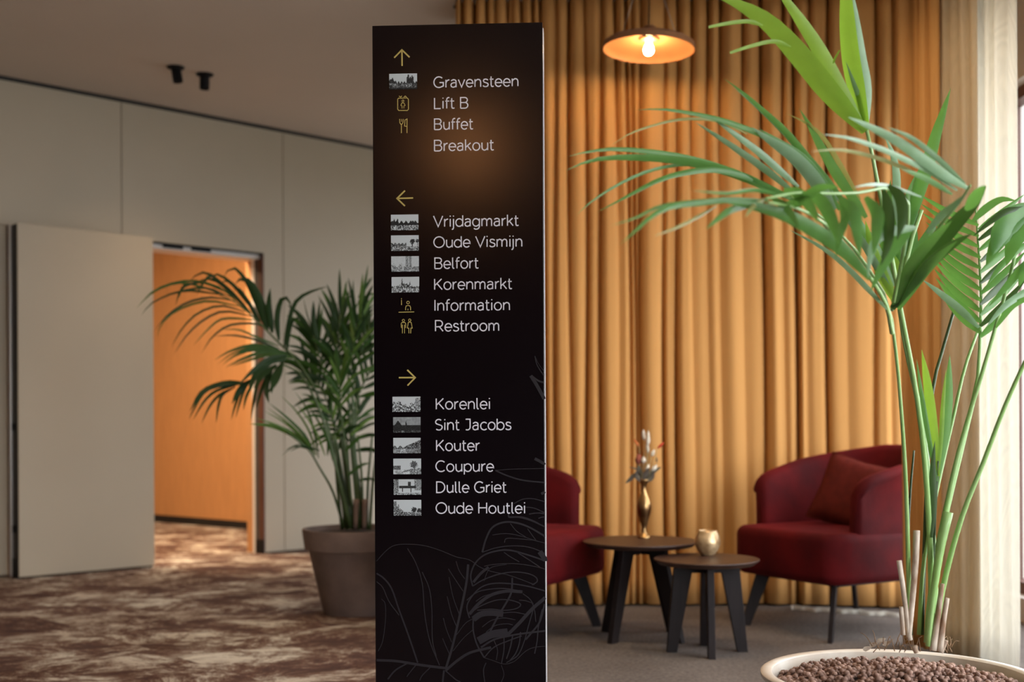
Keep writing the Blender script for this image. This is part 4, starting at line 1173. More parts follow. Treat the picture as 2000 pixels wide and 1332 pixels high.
def bleaf(pts, wd, m='fl_leaf', dy=0.0):
    P = catmull([bpt(x, y, dy) for x, y in pts], 9); v = []; f = []
    for i, p in enumerate(P):
        t = i / 8; hw = wd * math.sin(PI * min(1, t * .9 + .08)) ** .7 / 2
        tg = (P[min(i + 1, 8)] - P[max(i - 1, 0)]).normalized(); sd = tg.cross(Vector((0.2, -1, 0.3))).normalized()
        v += [p + sd * hw, p + Vector((0, -.003, 0)), p - sd * hw]
    for i in range(8):
        for k in range(2): f.append((i * 3 + k, i * 3 + k + 1, i * 3 + k + 4, i * 3 + k + 3))
    obj('leaf', v, f, m, bq, smooth=True)
for pts, wd, dy in (([(1252, 935), (1240, 928), (1232, 935), (1222, 944)], .022, -.01), ([(1256, 935), (1246, 918), (1229, 912)], .010, .01), ([(1262, 934), (1276, 922), (1291, 912)], .017, 0), ([(1258, 936), (1250, 922), (1246, 908)], .026, .015),
                    ([(1262, 938), (1272, 926), (1276, 910)], .022, .02), ([(1256, 938), (1262, 925), (1268, 914)], .024, -.02), ([(1250, 940), (1243, 930), (1244, 918)], .020, -.02), ([(1262, 940), (1272, 934), (1278, 922)], .022, -.02)):
    bleaf(pts, wd, dy=dy)

# ------------------------------------------------------------------ palms
def leaflet(parent, pts, wd, m, base_t=0.18, fold=0.28, twist=0.0, n=11, name='leaflet', blunt=0.0):
    """pts: world points base -> tip; wd: width in metres; a shallow V-shaped blade"""
    P = catmull(pts, n); v = []; f = []
    eye = Vector((0, 0, HC))
    for i, p in enumerate(P):
        t = i / (n - 1)
        if t < base_t: hw = 0.35 + 0.65 * math.sin(PI / 2 * t / base_t)
        else: hw = (1 - ((t - base_t) / (1 - base_t)) ** 2.2) * (1 - blunt) + blunt
        hw *= wd / 2
        tg = (P[min(i + 1, n - 1)] - P[max(i - 1, 0)]).normalized()
        vw = (p - eye).normalized(); sd = tg.cross(vw)
        if sd.length < 0.15: sd = tg.cross(Vector((0, 0, 1)))
        sd = sd.normalized(); up = sd.cross(tg).normalized()
        c_, s_ = math.cos(twist), math.sin(twist)
        sd2 = sd * c_ + up * s_; up2 = up * c_ - sd * s_
        v += [p + sd2 * hw + up2 * hw * fold, p, p - sd2 * hw + up2 * hw * fold]
    for i in range(n - 1):
        for k in range(2): f.append((i * 3 + k, i * 3 + k + 1, i * 3 + k + 4, i * 3 + k + 3))
    org = parent_loc(parent)
    o = obj(name, [Vector(a_) - org for a_ in v], f, m, parent, smooth=True)
    return o
def parent_loc(o):
    l = Vector((0, 0, 0))
    while o is not None: l = l + Vector(o.location); o = o.parent
    return l
def stemobj(parent, name, pts, r0, r1, m, n=16, seg=7):
    P = catmull(pts, n); org = parent_loc(parent)
    g = G(); g.tube([p - org for p in P], [r0 + (r1 - r0) * i / (n - 1) for i in range(n)], seg)
    return g.out(name, m, parent, True)
def pd(pts, d0, d1):
    """pixels (tip -> base order reversed to base -> tip) with depths d0 at base, d1 at tip"""
    pts = pts[::-1]; n = len(pts)
    return [W(p[0], p[1], d0 + (d1 - d0) * i / (n - 1)) for i, p in enumerate(pts)]

# ---- foreground palm in the cream pot
PX, PY, PR, PZ = F(1757, 1316, 0.38).x, F(1757, 1316, 0.38).y, 0.337, 0.38
palm = empty('potted_palm', (PX, PY, 0)); tag(palm, 'tall bright green palm in a cream pot of clay pebbles, in the foreground', 'plant')
g = G(); g.lathe([(0, 0), (PR * .68, 0.0), (PR * .71, 0.012), (PR * .93, PZ - .045), (PR * .965, PZ - .018), (PR * 1.0, PZ - .012), (PR * 1.0, PZ - .003), (PR * .985, PZ), (PR * .93, PZ), (PR * .915, PZ - .004), (PR * .90, PZ - .05), (0, PZ - .06)], 96)
autosmooth(g.out('pot', 'pot_cream', palm), 40)
def moundz(r): return PZ - 0.034 + 0.040 * max(0, 1 - (r / .30) ** 2)
g = G(); g.lathe([(PR * .905, PZ - .04), (.28, moundz(.28) - .008), (.2, moundz(.2) - .008), (.1, moundz(.1) - .008), (0, moundz(0) - .008)], 48); g.out('soil', 'soil', palm, True)
rnd = random.Random(3)
bm = bmesh.new(); bmesh.ops.create_icosphere(bm, subdivisions=1, radius=1.0)
variants = []
ico_v = [v.co.copy() for v in bm.verts]; ico_f = [tuple(v.index for v in f.verts) for f in bm.faces]; bm.free()
for k in range(6):
    vv = [Vector((c.x * (1 + .22 * noise.noise(c * 1.7 + Vector((k * 9, 0, 0)))), c.y * (1 + .25 * noise.noise(c * 1.9 + Vector((0, k * 7, 0)))), c.z * .78 * (1 + .2 * noise.noise(c * 2 + Vector((0, 0, k * 5)))))) for c in ico_v]
    me = bpy.data.meshes.new('pebble'); me.from_pydata([tuple(a_) for a_ in vv], [], ico_f); me.polygons.foreach_set('use_smooth', [True] * len(me.polygons)); me.materials.append(M['pebble'])
    variants.append((vv, me))
peb = []
step = 0.0145
ny = int(2 * PR / step)
for j in range(ny + 1):
    for i in range(ny + 1):
        x = -PR + i * step + (step / 2 if j % 2 else 0) + rnd.uniform(-.004, .004); y = -PR + j * step * .95 + rnd.uniform(-.004, .004)
        r = math.hypot(x, y)
        if r < PR * .885: peb.append((x, y, moundz(r) + rnd.uniform(-.005, .007), rnd.uniform(.0062, .0098)))
for _ in range(260):
    a_ = rnd.uniform(0, 2 * PI); r = PR * .86 * math.sqrt(rnd.random()); peb.append((r * math.cos(a_), r * math.sin(a_), moundz(r) + rnd.uniform(.008, .014), rnd.uniform(.006, .0095)))
vis = [p for p in peb if p[1] + PY > 2.985 and (p[0] + PX) / (p[1] + PY) < 0.427]
vis.sort(key=lambda p: p[1]); near = set(id(p) for p in vis[:300])
gst = G()
for p in peb:
    rot = Matrix.Rotation(rnd.uniform(0, 6.28), 3, 'Z') @ Matrix.Rotation(rnd.uniform(-.9, .9), 3, 'X')
    k = rnd.randrange(6)
    if id(p) in near:
        o = bpy.data.objects.new('pebble', variants[k][1]); COL.objects.link(o); o.parent = palm
        o.location = p[:3]; o.rotation_euler = rot.to_euler(); o.scale = (p[3],) * 3
    else:
        gst.add([Vector(p[:3]) + rot @ (c * p[3]) for c in variants[k][0]], ico_f)
o = gst.out('pebbles', 'pebble', palm, True); o['kind'] = 'stuff'

rl = random.Random(8)
def wpx(w_, d): return w_ * d / FPX
def frond(stem_pts, d0, d1, wbase, wtip, m='stem_g', n=18, name='frond'):
    return stemobj(palm, name, pd(stem_pts, d0, d1), wpx(wbase, d0) / 2, wpx(wtip, d1) / 2, m, n, 8)
BD = PY + 0.02
# spear leaf reaching over the top of the picture
f1 = frond([(1692, 250), (1705, 310), (1722, 400), (1745, 520), (1762, 620), (1785, 740), (1802, 860), (1812, 980), (1818, 1100), (1820, 1240)], BD, 2.78, 13, 7)
for pts, w_, dt, m, tw in (([(1395, -8), (1440, 8), (1500, 45), (1560, 108), (1612, 172), (1660, 226), (1690, 258)], 46, 2.6, 'lf_lime', .25),
        ([(1500, -45), (1535, 0), (1572, 52), (1605, 105), (1640, 170), (1688, 255)], 30, 2.66, 'lf_lime', -.2),
        ([(1640, -90), (1650, -10), (1654, 60), (1662, 130), (1676, 195), (1692, 255)], 40, 2.7, 'lf_lime', .5),
        ([(1660, -40), (1672, 40), (1682, 110), (1693, 175), (1692, 255)], 22, 2.74, 'lf_sheen', -.3),
        ([(1652, 120), (1668, 165), (1682, 205), (1692, 252)], 12, 2.74, 'lf_sheen', .3),
        ([(1384, 53), (1425, 45), (1462, 42), (1490, 50)], 8, 2.60, 'lf_lime', 0), ([(1426, 103), (1470, 89), (1512, 81), (1545, 92)], 8, 2.62, 'lf_lime', 0),
        ([(1640, 98), (1632, 112), (1627, 124)], 4, 2.7, 'lf_lime', 0)):
    b_ = 2.78 if pts[-1][1] > 200 else dt + .03
    leaflet(f1, pd(pts, b_, dt), wpx(w_, dt), m, 0.35 if w_ > 15 else .2, .22, tw, 16, blunt=.0 if w_ > 8 else .6)
# arching frond to the left
f2 = frond([(1545, 385), (1600, 420), (1655, 470), (1700, 530), (1735, 595), (1750, 690), (1760, 800), (1768, 920), (1773, 1060), (1777, 1240)], BD, 2.55, 10, 4)
L2 = [
 ([(1108, 306), (1150, 296), (1205, 291), (1290, 299), (1365, 314), (1440, 338), (1500, 365)], 13, 2.45, 'lf_mid'),
 ([(1103, 334), (1150, 315), (1205, 308), (1300, 311), (1375, 323), (1440, 342), (1510, 372), (1560, 395)], 19, 2.45, 'lf_mid'),
 ([(1165, 415), (1220, 386), (1290, 350), (1350, 335), (1405, 332), (1475, 352), (1540, 388)], 13, 2.4, 'lf_mid'),
 ([(1125, 422), (1152, 396), (1205, 362), (1265, 335), (1330, 322), (1400, 328)], 7, 2.4, 'lf_mid'),
 ([(1240, 215), (1290, 213), (1345, 220), (1405, 233), (1455, 250), (1505, 272), (1545, 305), (1600, 365)], 12, 2.5, 'lf_mid'),
 ([(1188, 288), (1228, 262), (1272, 246), (1330, 233), (1400, 236), (1460, 262)], 6, 2.5, 'lf_tan'),
 ([(1357, 238), (1400, 266), (1450, 300), (1500, 336), (1555, 380)], 15, 2.52, 'lf_sheen'),
 ([(1383, 224), (1430, 258), (1480, 295), (1520, 330), (1560, 365)], 15, 2.55, 'lf_sheen'),
 ([(1468, 248), (1500, 272), (1548, 305), (1590, 350), (1630, 410)], 28, 2.55, 'lf_sheen'),
 ([(1480, 250), (1515, 272), (1565, 305), (1600, 345), (1640, 410)], 16, 2.57, 'lf_mid'),
 ([(1413, 153), (1450, 180), (1492, 217), (1535, 257), (1575, 305), (1615, 352), (1670, 425)], 14, 2.6, 'lf_mid'),
 ([(1430, 168), (1492, 222), (1545, 275), (1590, 330), (1640, 395)], 9, 2.62, 'lf_sheen'),
 ([(1561, 212), (1582, 246), (1605, 288), (1632, 335), (1662, 378), (1692, 425)], 21, 2.65, 'lf_mid'),
 ([(1536, 222), (1570, 238), (1605, 265), (1640, 320), (1680, 390)], 9, 2.66, 'lf_tan'),
 ([(1540, 448), (1600, 480), (1645, 513), (1688, 556), (1732, 604)], 11, 2.72, 'lf_sheen'),
]
for i, (pts, w_, dt, m) in enumerate(L2):
    leaflet(f2, pd(pts, 2.6, dt), wpx(w_, dt), m, .3, .3, rl.uniform(-.35, .35), 14)
# a second, nearer arch: soft, close leaflets
f3 = frond([(1500, 395), (1560, 408), (1620, 445), (1680, 515), (1728, 590), (1742, 650)], 2.75, 2.12, 9, 5)
L3 = [
 ([(1210, 478), (1240, 452), (1275, 420), (1315, 402), (1375, 395), (1430, 390), (1500, 392)], 14, 2.0, 'lf_mid'),
 ([(1190, 442), (1242, 425), (1292, 402), (1372, 392), (1440, 388)], 8, 2.0, 'lf_mid'),
 ([(1378, 448), (1405, 425), (1432, 408), (1478, 398)], 15, 2.0, 'lf_mid'),
 ([(1275, 462), (1320, 445), (1360, 425), (1400, 402)], 7, 2.0, 'lf_tan'),
 ([(1350, 372), (1420, 378), (1480, 372), (1550, 390)], 9, 2.02, 'lf_mid'),
 ([(1400, 392), (1460, 400), (1530, 418), (1600, 455), (1650, 490), (1700, 545)], 30, 2.15, 'lf_mid'),
 ([(1598, 435), (1585, 408), (1560, 380), (1530, 372)], 24, 2.1, 'lf_mid'),
 ([(1640, 482), (1628, 440), (1608, 400), (1580, 372)], 28, 2.1, 'lf_mid'),
 ([(1680, 505), (1675, 455), (1668, 410), (1640, 385)], 26, 2.12, 'lf_mid'),
 ([(1640, 365), (1600, 368), (1560, 395), (1530, 400)], 22, 2.1, 'lf_mid'),
 ([(1455, 425), (1470, 405), (1500, 385)], 10, 2.05, 'lf_tan'),
 ([(1632, 505), (1640, 460), (1650, 425), (1640, 392)], 18, 2.15, 'lf_mid'),
 ([(1560, 452), (1550, 425), (1530, 400), (1505, 385)], 16, 2.1, 'lf_mid'),
 ([(1705, 500), (1712, 450), (1712, 415), (1690, 385)], 26, 2.15, 'lf_mid'),
 ([(1752, 470), (1762, 425), (1758, 385), (1735, 362)], 24, 2.2, 'lf_dark'),
 ([(1720, 520), (1735, 470), (1735, 410), (1725, 370)], 24, 2.2, 'lf_dark'),
 ([(1695, 545), (1700, 500), (1715, 465), (1750, 450), (1790, 445)], 20, 2.2, 'lf_sheen'),
 ([(1700, 570), (1725, 520), (1750, 482), (1780, 450)], 22, 2.3, 'lf_mid'),
]
for i, (pts, w_, dt, m) in enumerate(L3):
    leaflet(f3, pd(pts, 2.25, dt), wpx(w_, dt), m, .3, .3, rl.uniform(-.3, .3), 13)
frond([(1495, 388), (1560, 376), (1620, 378), (1680, 376), (1730, 368), (1772, 392), (1768, 470), (1745, 590)], 2.7, 2.1, 8, 5)
# frond leaning right and back: bright blades around (1750,420)
f4 = frond([(1800, 410), (1780, 470), (1765, 540), (1757, 600), (1772, 690), (1792, 780), (1806, 870), (1816, 960), (1822, 1060), (1826, 1160), (1822, 1250)], BD + .03, 3.0, 14, 8)
L4 = [
 ([(1857, 172), (1842, 218), (1828, 262), (1812, 320), (1790, 390), (1775, 450)], 26, 2.95, 'lf_mid'),
 ([(1728, 268), (1744, 300), (1752, 345), (1750, 400), (1745, 460)], 18, 2.9, 'lf_sheen'),
 ([(1795, 330), (1785, 380), (1775, 430), (1765, 500)], 40, 3.0, 'lf_mid'),
 ([(1700, 400), (1715, 440), (1735, 490), (1755, 560)], 30, 2.95, 'lf_mid'),
 ([(1690, 430), (1702, 480), (1725, 540), (1755, 600)], 22, 2.95, 'lf_lime'),
 ([(1660, 400), (1680, 440), (1705, 480), (1745, 560)], 26, 2.95, 'lf_mid'),
 ([(1640, 410), (1670, 450), (1700, 500), (1745, 580)], 16, 2.9, 'lf_sheen'),
 ([(1785, 420), (1778, 470), (1768, 520), (1760, 580)], 38, 3.02, 'lf_mid'),
 ([(1740, 350), (1735, 400), (1742, 460), (1757, 560)], 24, 2.9, 'lf_mid'),
 ([(1765, 560), (1752, 520), (1740, 500), (1725, 485)], 18, 2.9, 'lf_lime'),
 ([(1830, 420), (1815, 460), (1795, 500), (1770, 560)], 30, 3.05, 'lf_mid'),
]
for i, (pts, w_, dt, m) in enumerate(L4):
    leaflet(f4, pd(pts, 3.0, dt), wpx(w_, dt), m, .35, .3, rl.uniform(-.5, .5), 13)
# long sheen-coloured leaflets crossing from the right, tips to the left
f5 = frond([(1895, 362), (1870, 400), (1845, 430), (1800, 490), (1765, 550), (1742, 605)], 2.8, 2.3, 8, 5)
L5 = [
 ([(1655, 228), (1700, 248), (1755, 277), (1805, 313), (1850, 345), (1890, 368)], 22, 2.2, 'lf_sheen'),
 ([(1732, 248), (1780, 270), (1832, 311), (1885, 360)], 12, 2.2, 'lf_sheen'),
 ([(1605, 262), (1660, 270), (1720, 290), (1765, 310), (1815, 335), (1870, 372)], 12, 2.15, 'lf_sheen'),
 ([(1582, 296), (1640, 293), (1700, 305), (1760, 326), (1830, 360)], 9, 2.15, 'lf_tan'),
 ([(1666, 366), (1700, 360), (1740, 364), (1800, 385)], 8, 2.15, 'lf_sheen'),
 ([(1760, 330), (1810, 350), (1860, 380)], 12, 2.2, 'lf_mid'),
 ([(1927, 362), (1905, 395), (1870, 432), (1830, 478), (1795, 525), (1742, 603)], 36, 2.35, 'lf_dark'),
 ([(1925, 362), (1905, 385), (1885, 410)], 26, 2.28, 'lf_mid'),
 ([(1900, 455), (1860, 478), (1820, 510), (1785, 550), (1750, 600)], 26, 2.4, 'lf_dark'),
 ([(1890, 375), (1865, 400), (1840, 420), (1810, 455)], 16, 2.3, 'lf_sheen'),
 ([(1870, 470), (1830, 505), (1795, 545), (1755, 605)], 22, 2.42, 'lf_mid'),
 ([(1860, 430), (1820, 470), (1780, 520), (1745, 600)], 26, 2.38, 'lf_mid'),
]
for i, (pts, w_, dt, m) in enumerate(L5):
    leaflet(f5, pd(pts, 2.4 if pts[-1][1] < 560 else 2.75, dt), wpx(w_, dt), m, .35, .3, rl.uniform(-.3, .3), 13)
# herringbone frond facing us at the right
f6 = frond([(1903, 372), (1908, 440), (1912, 500), (1916, 570), (1915, 640), (1910, 740), (1895, 805), (1872, 900), (1850, 990), (1832, 1080), (1818, 1170), (1812, 1255)], BD - .02, 3.05, 16, 3)
for j, y in enumerate(range(440, 660, 21)):
    t = (y - 440) / 220.0
    for s_ in (-1, 1):
        ln = (118 - 34 * t) if s_ < 0 else 92
        bx = 1912 + (3 if y > 500 else -1)
        rise = 62 + 30 * t
        b_ = (bx, y + (8 if s_ > 0 else 0)); tip = (bx + s_ * ln, y - rise); mid_ = (bx + s_ * ln * .5, y - rise * .42)
        leaflet(f6, pd([tip, mid_, b_], 3.0, 3.06 + .1 * (s_ < 0)), wpx(12 + 4 * t, 3.0), 'lf_mid' if s_ < 0 else ('lf_dark' if j % 2 else 'lf_mid'), .3, .3, rl.uniform(-.4, .4), 9)
leaflet(f6, pd([(1800, 545), (1835, 572), (1872, 602), (1912, 640)], 3.0, 2.95), wpx(15, 3), 'lf_sheen', .3, .3, .1, 10)
# second right-hand frond, leaving the frame
f7 = frond([(2012, 380), (1998, 430), (1975, 530), (1947, 630), (1918, 730), (1896, 800), (1868, 900), (1846, 1000), (1826, 1100), (1812, 1240)], BD, 2.9, 12, 6)
for pts, w_, m in (([(1985, 392), (1955, 390), (1925, 408), (1900, 432)], 16, 'lf_mid'), ([(1900, 462), (1935, 432), (1965, 412), (2010, 400)], 14, 'lf_dark'), ([(1938, 500), (1955, 455), (1980, 425), (2015, 400)], 44, 'lf_mid'),
        ([(1925, 520), (1950, 470), (1975, 445), (2005, 420)], 34, 'lf_mid'), ([(1965, 520), (1980, 470), (1995, 450), (2015, 420)], 36, 'lf_mid'), ([(1925, 560), (1955, 520), (1985, 490), (2020, 470)], 14, 'lf_mid'),
        ([(1930, 600), (1965, 560), (2000, 520), (2040, 500)], 16, 'lf_mid'), ([(1925, 640), (1960, 600), (1995, 575), (2035, 550)], 14, 'lf_sheen'), ([(1990, 560), (2005, 520), (2030, 500)], 22, 'lf_mid'),
        ([(2040, 560), (2010, 580), (1975, 600), (1945, 640)], 12, 'lf_mid')):
    leaflet(f7, pd(pts, 2.9, 2.85), wpx(w_, 2.85), m, .35, .3, rl.uniform(-.4, .4), 12)
# bare stems
for pts, w0, w1, m, d1 in (([(1868, 590), (1842, 680), (1822, 760), (1812, 900), (1806, 1060), (1800, 1240)], 9, 6, 'stem_d', 3.15),
        ([(1912, 640), (1884, 720), (1862, 815), (1838, 920), (1815, 1030), (1802, 1120), (1795, 1240)], 9, 6, 'stem_g', 3.1),
        ([(2030, 650), (1998, 715), (1960, 800), (1920, 905), (1882, 1000), (1853, 1100), (1836, 1180), (1826, 1262)], 12, 8, 'stem_g', 2.85),
        ([(1785, 880), (1778, 960), (1774, 1060), (1780, 1240)], 7, 4, 'stem_d', 3.1)):
    frond(pts, BD, d1, w0, w1, m)
# young blades in the middle
f8 = frond([(1832, 900), (1826, 1000), (1822, 1100), (1820, 1240)], BD, 2.95, 9, 6, 'stem_d')
for pts, w_, m in (([(1800, 682), (1812, 755), (1822, 840), (1832, 930)], 20, 'lf_lime'), ([(1790, 700), (1800, 770), (1815, 860), (1830, 940)], 10, 'lf_mid'),
        ([(1855, 692), (1853, 770), (1846, 845), (1834, 925)], 20, 'lf_mid'), ([(1848, 720), (1842, 790), (1838, 860), (1832, 930)], 9, 'lf_lime'), ([(1826, 860), (1822, 920), (1824, 980), (1820, 1050)], 14, 'lf_dark')):
    leaflet(f8, pd(pts, 2.95, 2.93), wpx(w_, 2.95), m, .45, .3, rl.uniform(-.3, .3), 12)
# leaf sheaths and cut stubs round the foot
for pts, w0, w1, m in (([(1852, 1000), (1835, 1080), (1822, 1170), (1812, 1262)], 9, 19, 'stem_g'), ([(1840, 1140), (1832, 1200), (1822, 1270)], 14, 9, 'stub'),
        ([(1790, 1036), (1788, 1100), (1782, 1170), (1775, 1245)], 10, 13, 'stub'), ([(1756, 1095), (1764, 1150), (1772, 1215), (1778, 1250)], 9, 10, 'stub'),
        ([(1850, 1168), (1842, 1215), (1836, 1272)], 13, 9, 'stub'), ([(1848, 1250), (1838, 1275)], 8, 9, 'stub'), ([(1772, 1040), (1773, 1062)], 6, 6, 'stub'),
        ([(1760, 1185), (1764, 1240)], 9, 8, 'stub'), ([(1786, 1262), (1790, 1275)], 9, 12, 'stub')):
    stemobj(palm, 'sheath' if m == 'stub' else 'stem', pd(pts, BD - .05, BD - .05), wpx(w0, BD) / 2, wpx(w1, BD) / 2, m, 10, 9)
for _ in range(34):
    a_ = W(rl.uniform(1700, 1860), rl.uniform(1255, 1275), BD + rl.uniform(-.03, .06)); 
    b_ = a_ + Vector((rl.uniform(-.03, .03), rl.uniform(-.02, .02), rl.uniform(.004, .04)))
    stemobj(palm, 'fibre', [a_, a_.lerp(b_, .5) + Vector((0, 0, .008)), b_], .0014, .0006, 'grass_bit', 5, 4)
for (x, y) in ((1708, 1258), (1695, 1266), (1722, 1250), (1733, 1256)):
    a_ = W(x, y, BD + .06); leaflet(palm, [a_ - Vector((.012, 0, .004)), a_, a_ + Vector((.012, 0, .004))], .012, 'stub', n=6, name='bark_chip')

# ---- palm in the clay pot beside the movable wall
QX, QY = F(697, 1196).x, F(697, 1196).y
bp_ = empty('potted_palm', (QX, QY, 0)); tag(bp_, 'dark green palm in a brown clay pot standing left of the black sign', 'plant')
RR = 105 / FPX * QY; HZ = 0.452
g = G(); g.lathe([(0, 0), (RR * .60, 0), (RR * .62, 0.01), (RR * .88, HZ - .115), (RR * .89, HZ - .11), (RR * .955, HZ - .105), (RR * 1.0, HZ - .01), (RR * .995, HZ), (RR * .94, HZ), (RR * .92, HZ - .03), (0, HZ - .04)], 72)
autosmooth(g.out('pot', 'pot_brown', bp_), 35)
g = G(); g.lathe([(RR * .93, HZ - .03), (RR * .5, HZ - .02), (0, HZ - .015)], 40); g.out('soil', 'soil', bp_, True)
rb = random.Random(21)
BT = QY
NL = [0]
def bl(parent, pts, w_, m, d0, d1, tw=None):
    leaflet(parent, pd(pts, d0, d1), wpx(w_ * .85, QY), m, .3, .3, rb.uniform(-.4, .4) if tw is None else tw, 10); NL[0] += 1
def bstemf(pts, d0, d1, w0=7, w1=3, m='stem_d'):
    return stemobj(bp_, 'frond', pd(pts, d0, d1), wpx(w0, QY) / 2, wpx(w1, QY) / 2, m, 16, 6)
b1 = bstemf([(425, 574), (460, 590), (498, 622), (535, 660), (580, 705), (620, 770), (645, 850), (662, 940), (678, 1032)], BT, BT - .15)
for i, pts in enumerate([
  [(265, 603), (300, 570), (350, 552), (400, 562), (430, 575)], [(275, 617), (300, 590), (360, 568), (435, 576)],
  [(300, 648), (328, 615), (368, 590), (413, 581), (452, 587)], [(307, 662), (314, 635), (346, 606), (404, 588), (466, 598)],
  [(334, 680), (354, 644), (386, 612), (431, 597), (478, 609)], [(339, 693), (368, 651), (404, 621), (440, 608), (492, 618)],
  [(377, 675), (413, 637), (440, 622), (500, 625)], [(393, 691), (415, 658), (449, 635), (498, 632), (515, 640)],
  [(417, 657), (458, 655), (500, 664), (545, 682)], [(431, 644), (467, 644), (500, 658), (545, 676)],
  [(343, 597), (350, 572), (362, 556), (385, 556)], [(384, 577), (393, 559), (408, 540), (425, 545)],
  [(280, 585), (310, 562), (370, 548), (430, 562), (460, 588)], [(300, 590), (340, 572), (400, 562), (450, 580)], [(350, 585), (358, 562), (395, 552), (440, 570)]]):
    bl(b1, pts, 5.5, 'lb_dark' if i % 3 else 'lb_mid', BT - .1, BT - .3)
for pts, w_ in (([(368, 552), (386, 535), (404, 533), (422, 545), (455, 574), (488, 612)], 9), ([(397, 554), (415, 538), (431, 538), (458, 559), (485, 592), (505, 622)], 9),
        ([(380, 556), (400, 545), (425, 550), (460, 580), (490, 612)], 9), ([(436, 543), (444, 529), (456, 523), (467, 531), (482, 550), (500, 590), (512, 628)], 11), ([(458, 556), (467, 546), (482, 546), (500, 570), (513, 605), (522, 645)], 20),
        ([(455, 570), (465, 562), (485, 590), (505, 630)], 9),
        ([(428, 560), (440, 548), (460, 560), (485, 590), (508, 628)], 9), ([(528, 562), (525, 600), (532, 650)], 15), ([(568, 604), (566, 590), (557, 581), (547, 590), (541, 625), (545, 665)], 13),
        ([(642, 559), (617, 566), (590, 578), (572, 600), (560, 650), (555, 680)], 10), ([(586, 640), (582, 622), (573, 624), (564, 652), (560, 690)], 8)):
    bl(b1, pts, w_, 'lb_dark', BT - .1, BT - .15, 0)
b2 = bstemf([(430, 755), (465, 751), (500, 740), (540, 715), (580, 722), (620, 790), (645, 870), (668, 960), (684, 1032)], BT - .05, BT - .25)
for i, pts in enumerate([[(369, 820), (378, 800), (400, 765), (432, 753), (470, 751)], [(376, 822), (400, 782), (425, 762), (460, 753)], [(393, 828), (410, 792), (430, 770), (458, 757)], [(422, 828), (427, 792), (436, 770), (460, 756)],
  [(451, 822), (460, 790), (470, 765), (488, 748)], [(460, 818), (468, 788), (482, 752), (502, 735)], [(475, 802), (482, 772), (497, 745)], [(490, 825), (494, 790), (502, 752), (518, 732)], [(500, 800), (508, 770), (522, 728)],
  [(525, 788), (520, 755), (532, 715)], [(370, 805), (395, 765), (440, 748), (480, 748)], [(452, 790), (468, 762), (490, 742)], [(484, 770), (500, 730), (535, 705)], [(465, 752), (510, 712), (560, 700)], [(480, 735), (520, 705), (560, 695)],
  [(495, 760), (510, 735), (540, 712)], [(530, 770), (535, 740), (548, 712)], [(522, 770), (540, 742), (552, 706)]]):
    bl(b2, pts, 7 if i < 9 else 13, 'lb_dark', BT - .2, BT - .4)
for pts, w_ in (([(418, 704), (449, 686), (500, 674), (560, 690)], 8), ([(433, 714), (458, 695), (500, 683), (565, 694)], 8), ([(440, 718), (476, 700), (522, 687), (570, 698)], 9), ([(425, 712), (455, 690), (505, 678), (560, 688)], 6),
        ([(450, 716), (490, 702), (530, 692), (575, 700)], 8)):
    bl(b2, pts, w_, 'lb_mid', BT - .15, BT - .3)
b3 = bstemf([(560, 845), (600, 875), (625, 915), (650, 960), (672, 1032)], BT, BT - .2, 6, 3)
for pts, w_, m in (([(486, 828), (530, 832), (570, 848), (605, 878)], 13, 'lb_light'), ([(496, 815), (540, 830), (580, 852), (610, 882)], 6, 'lb_light'), ([(515, 802), (555, 825), (590, 855), (612, 885)], 5, 'lb_light'),
        ([(524, 786), (560, 815), (595, 850), (615, 888)], 7, 'lb_mid'), ([(548, 772), (580, 805), (605, 845), (618, 890)], 5, 'lb_light'), ([(520, 795), (565, 828), (600, 865), (615, 890)], 5, 'lb_light'), ([(575, 764), (600, 800), (615, 850), (622, 895)], 5, 'lb_mid'),
        ([(548, 892), (575, 872), (605, 878)], 3, 'lb_dark'), ([(555, 880), (585, 868), (608, 880)], 3, 'lb_dark'), ([(565, 882), (590, 872), (625, 880)], 5, 'lb_dark'), ([(625, 830), (640, 860), (640, 890)], 6, 'lb_mid'),
        ([(578, 788), (600, 815), (620, 850), (635, 890)], 5, 'lb_light'), ([(600, 790), (620, 820), (640, 860), (650, 900)], 6, 'lb_mid')):
    bl(b3, pts, w_, m, BT - .1, BT - .3)
# fronds filling the crown, each with its own fan of blades around a hidden midrib
def fan(stem, n, ln, w_, mats, spread, d0, d1, lean=0.0, droop=0.25):
    fr = bstemf(stem, d0, d1)
    top = stem[::-1]
    for k in range(n):
        t = k / (n - 1)
        # point on the upper part of the midrib
        j = min(len(stem) - 2, int(t * 2.0)); u = t * 2.0 - j if j < 2 else 1
        u = min(1, max(0, u)); ax = stem[j][0] * (1 - u) + stem[j + 1][0] * u; ay = stem[j][1] * (1 - u) + stem[j + 1][1] * u
        tx, ty = stem[0][0] - stem[2][0], stem[0][1] - stem[2][1]; L_ = math.hypot(tx, ty); tx /= L_; ty /= L_
        s_ = 1 if k % 2 else -1
        a_ = s_ * R(spread * (0.25 + 0.75 * t)) + R(rb.uniform(-8, 8)) + lean
        dx = tx * math.cos(a_) - ty * math.sin(a_); dy = tx * math.sin(a_) + ty * math.cos(a_)
        l_ = ln * rb.uniform(.75, 1.1) * (1 - .25 * abs(t - .4))
        mid_ = (ax + dx * l_ * .55, ay + dy * l_ * .55); tip = (ax + dx * l_, ay + dy * l_ + droop * l_ * abs(dx))
        bl(fr, [tip, mid_, (ax, ay)], w_ * rb.uniform(.65, 1.05), mats[k % len(mats)], d1, d1 + rb.uniform(-.14, .14))
    return fr
DK = ['lb_dark', 'lb_dark', 'lb_mid']
fan([(612, 655), (625, 700), (640, 750), (655, 850), (675, 1032)], 18, 92, 13, DK, 55, BT, BT + .1)
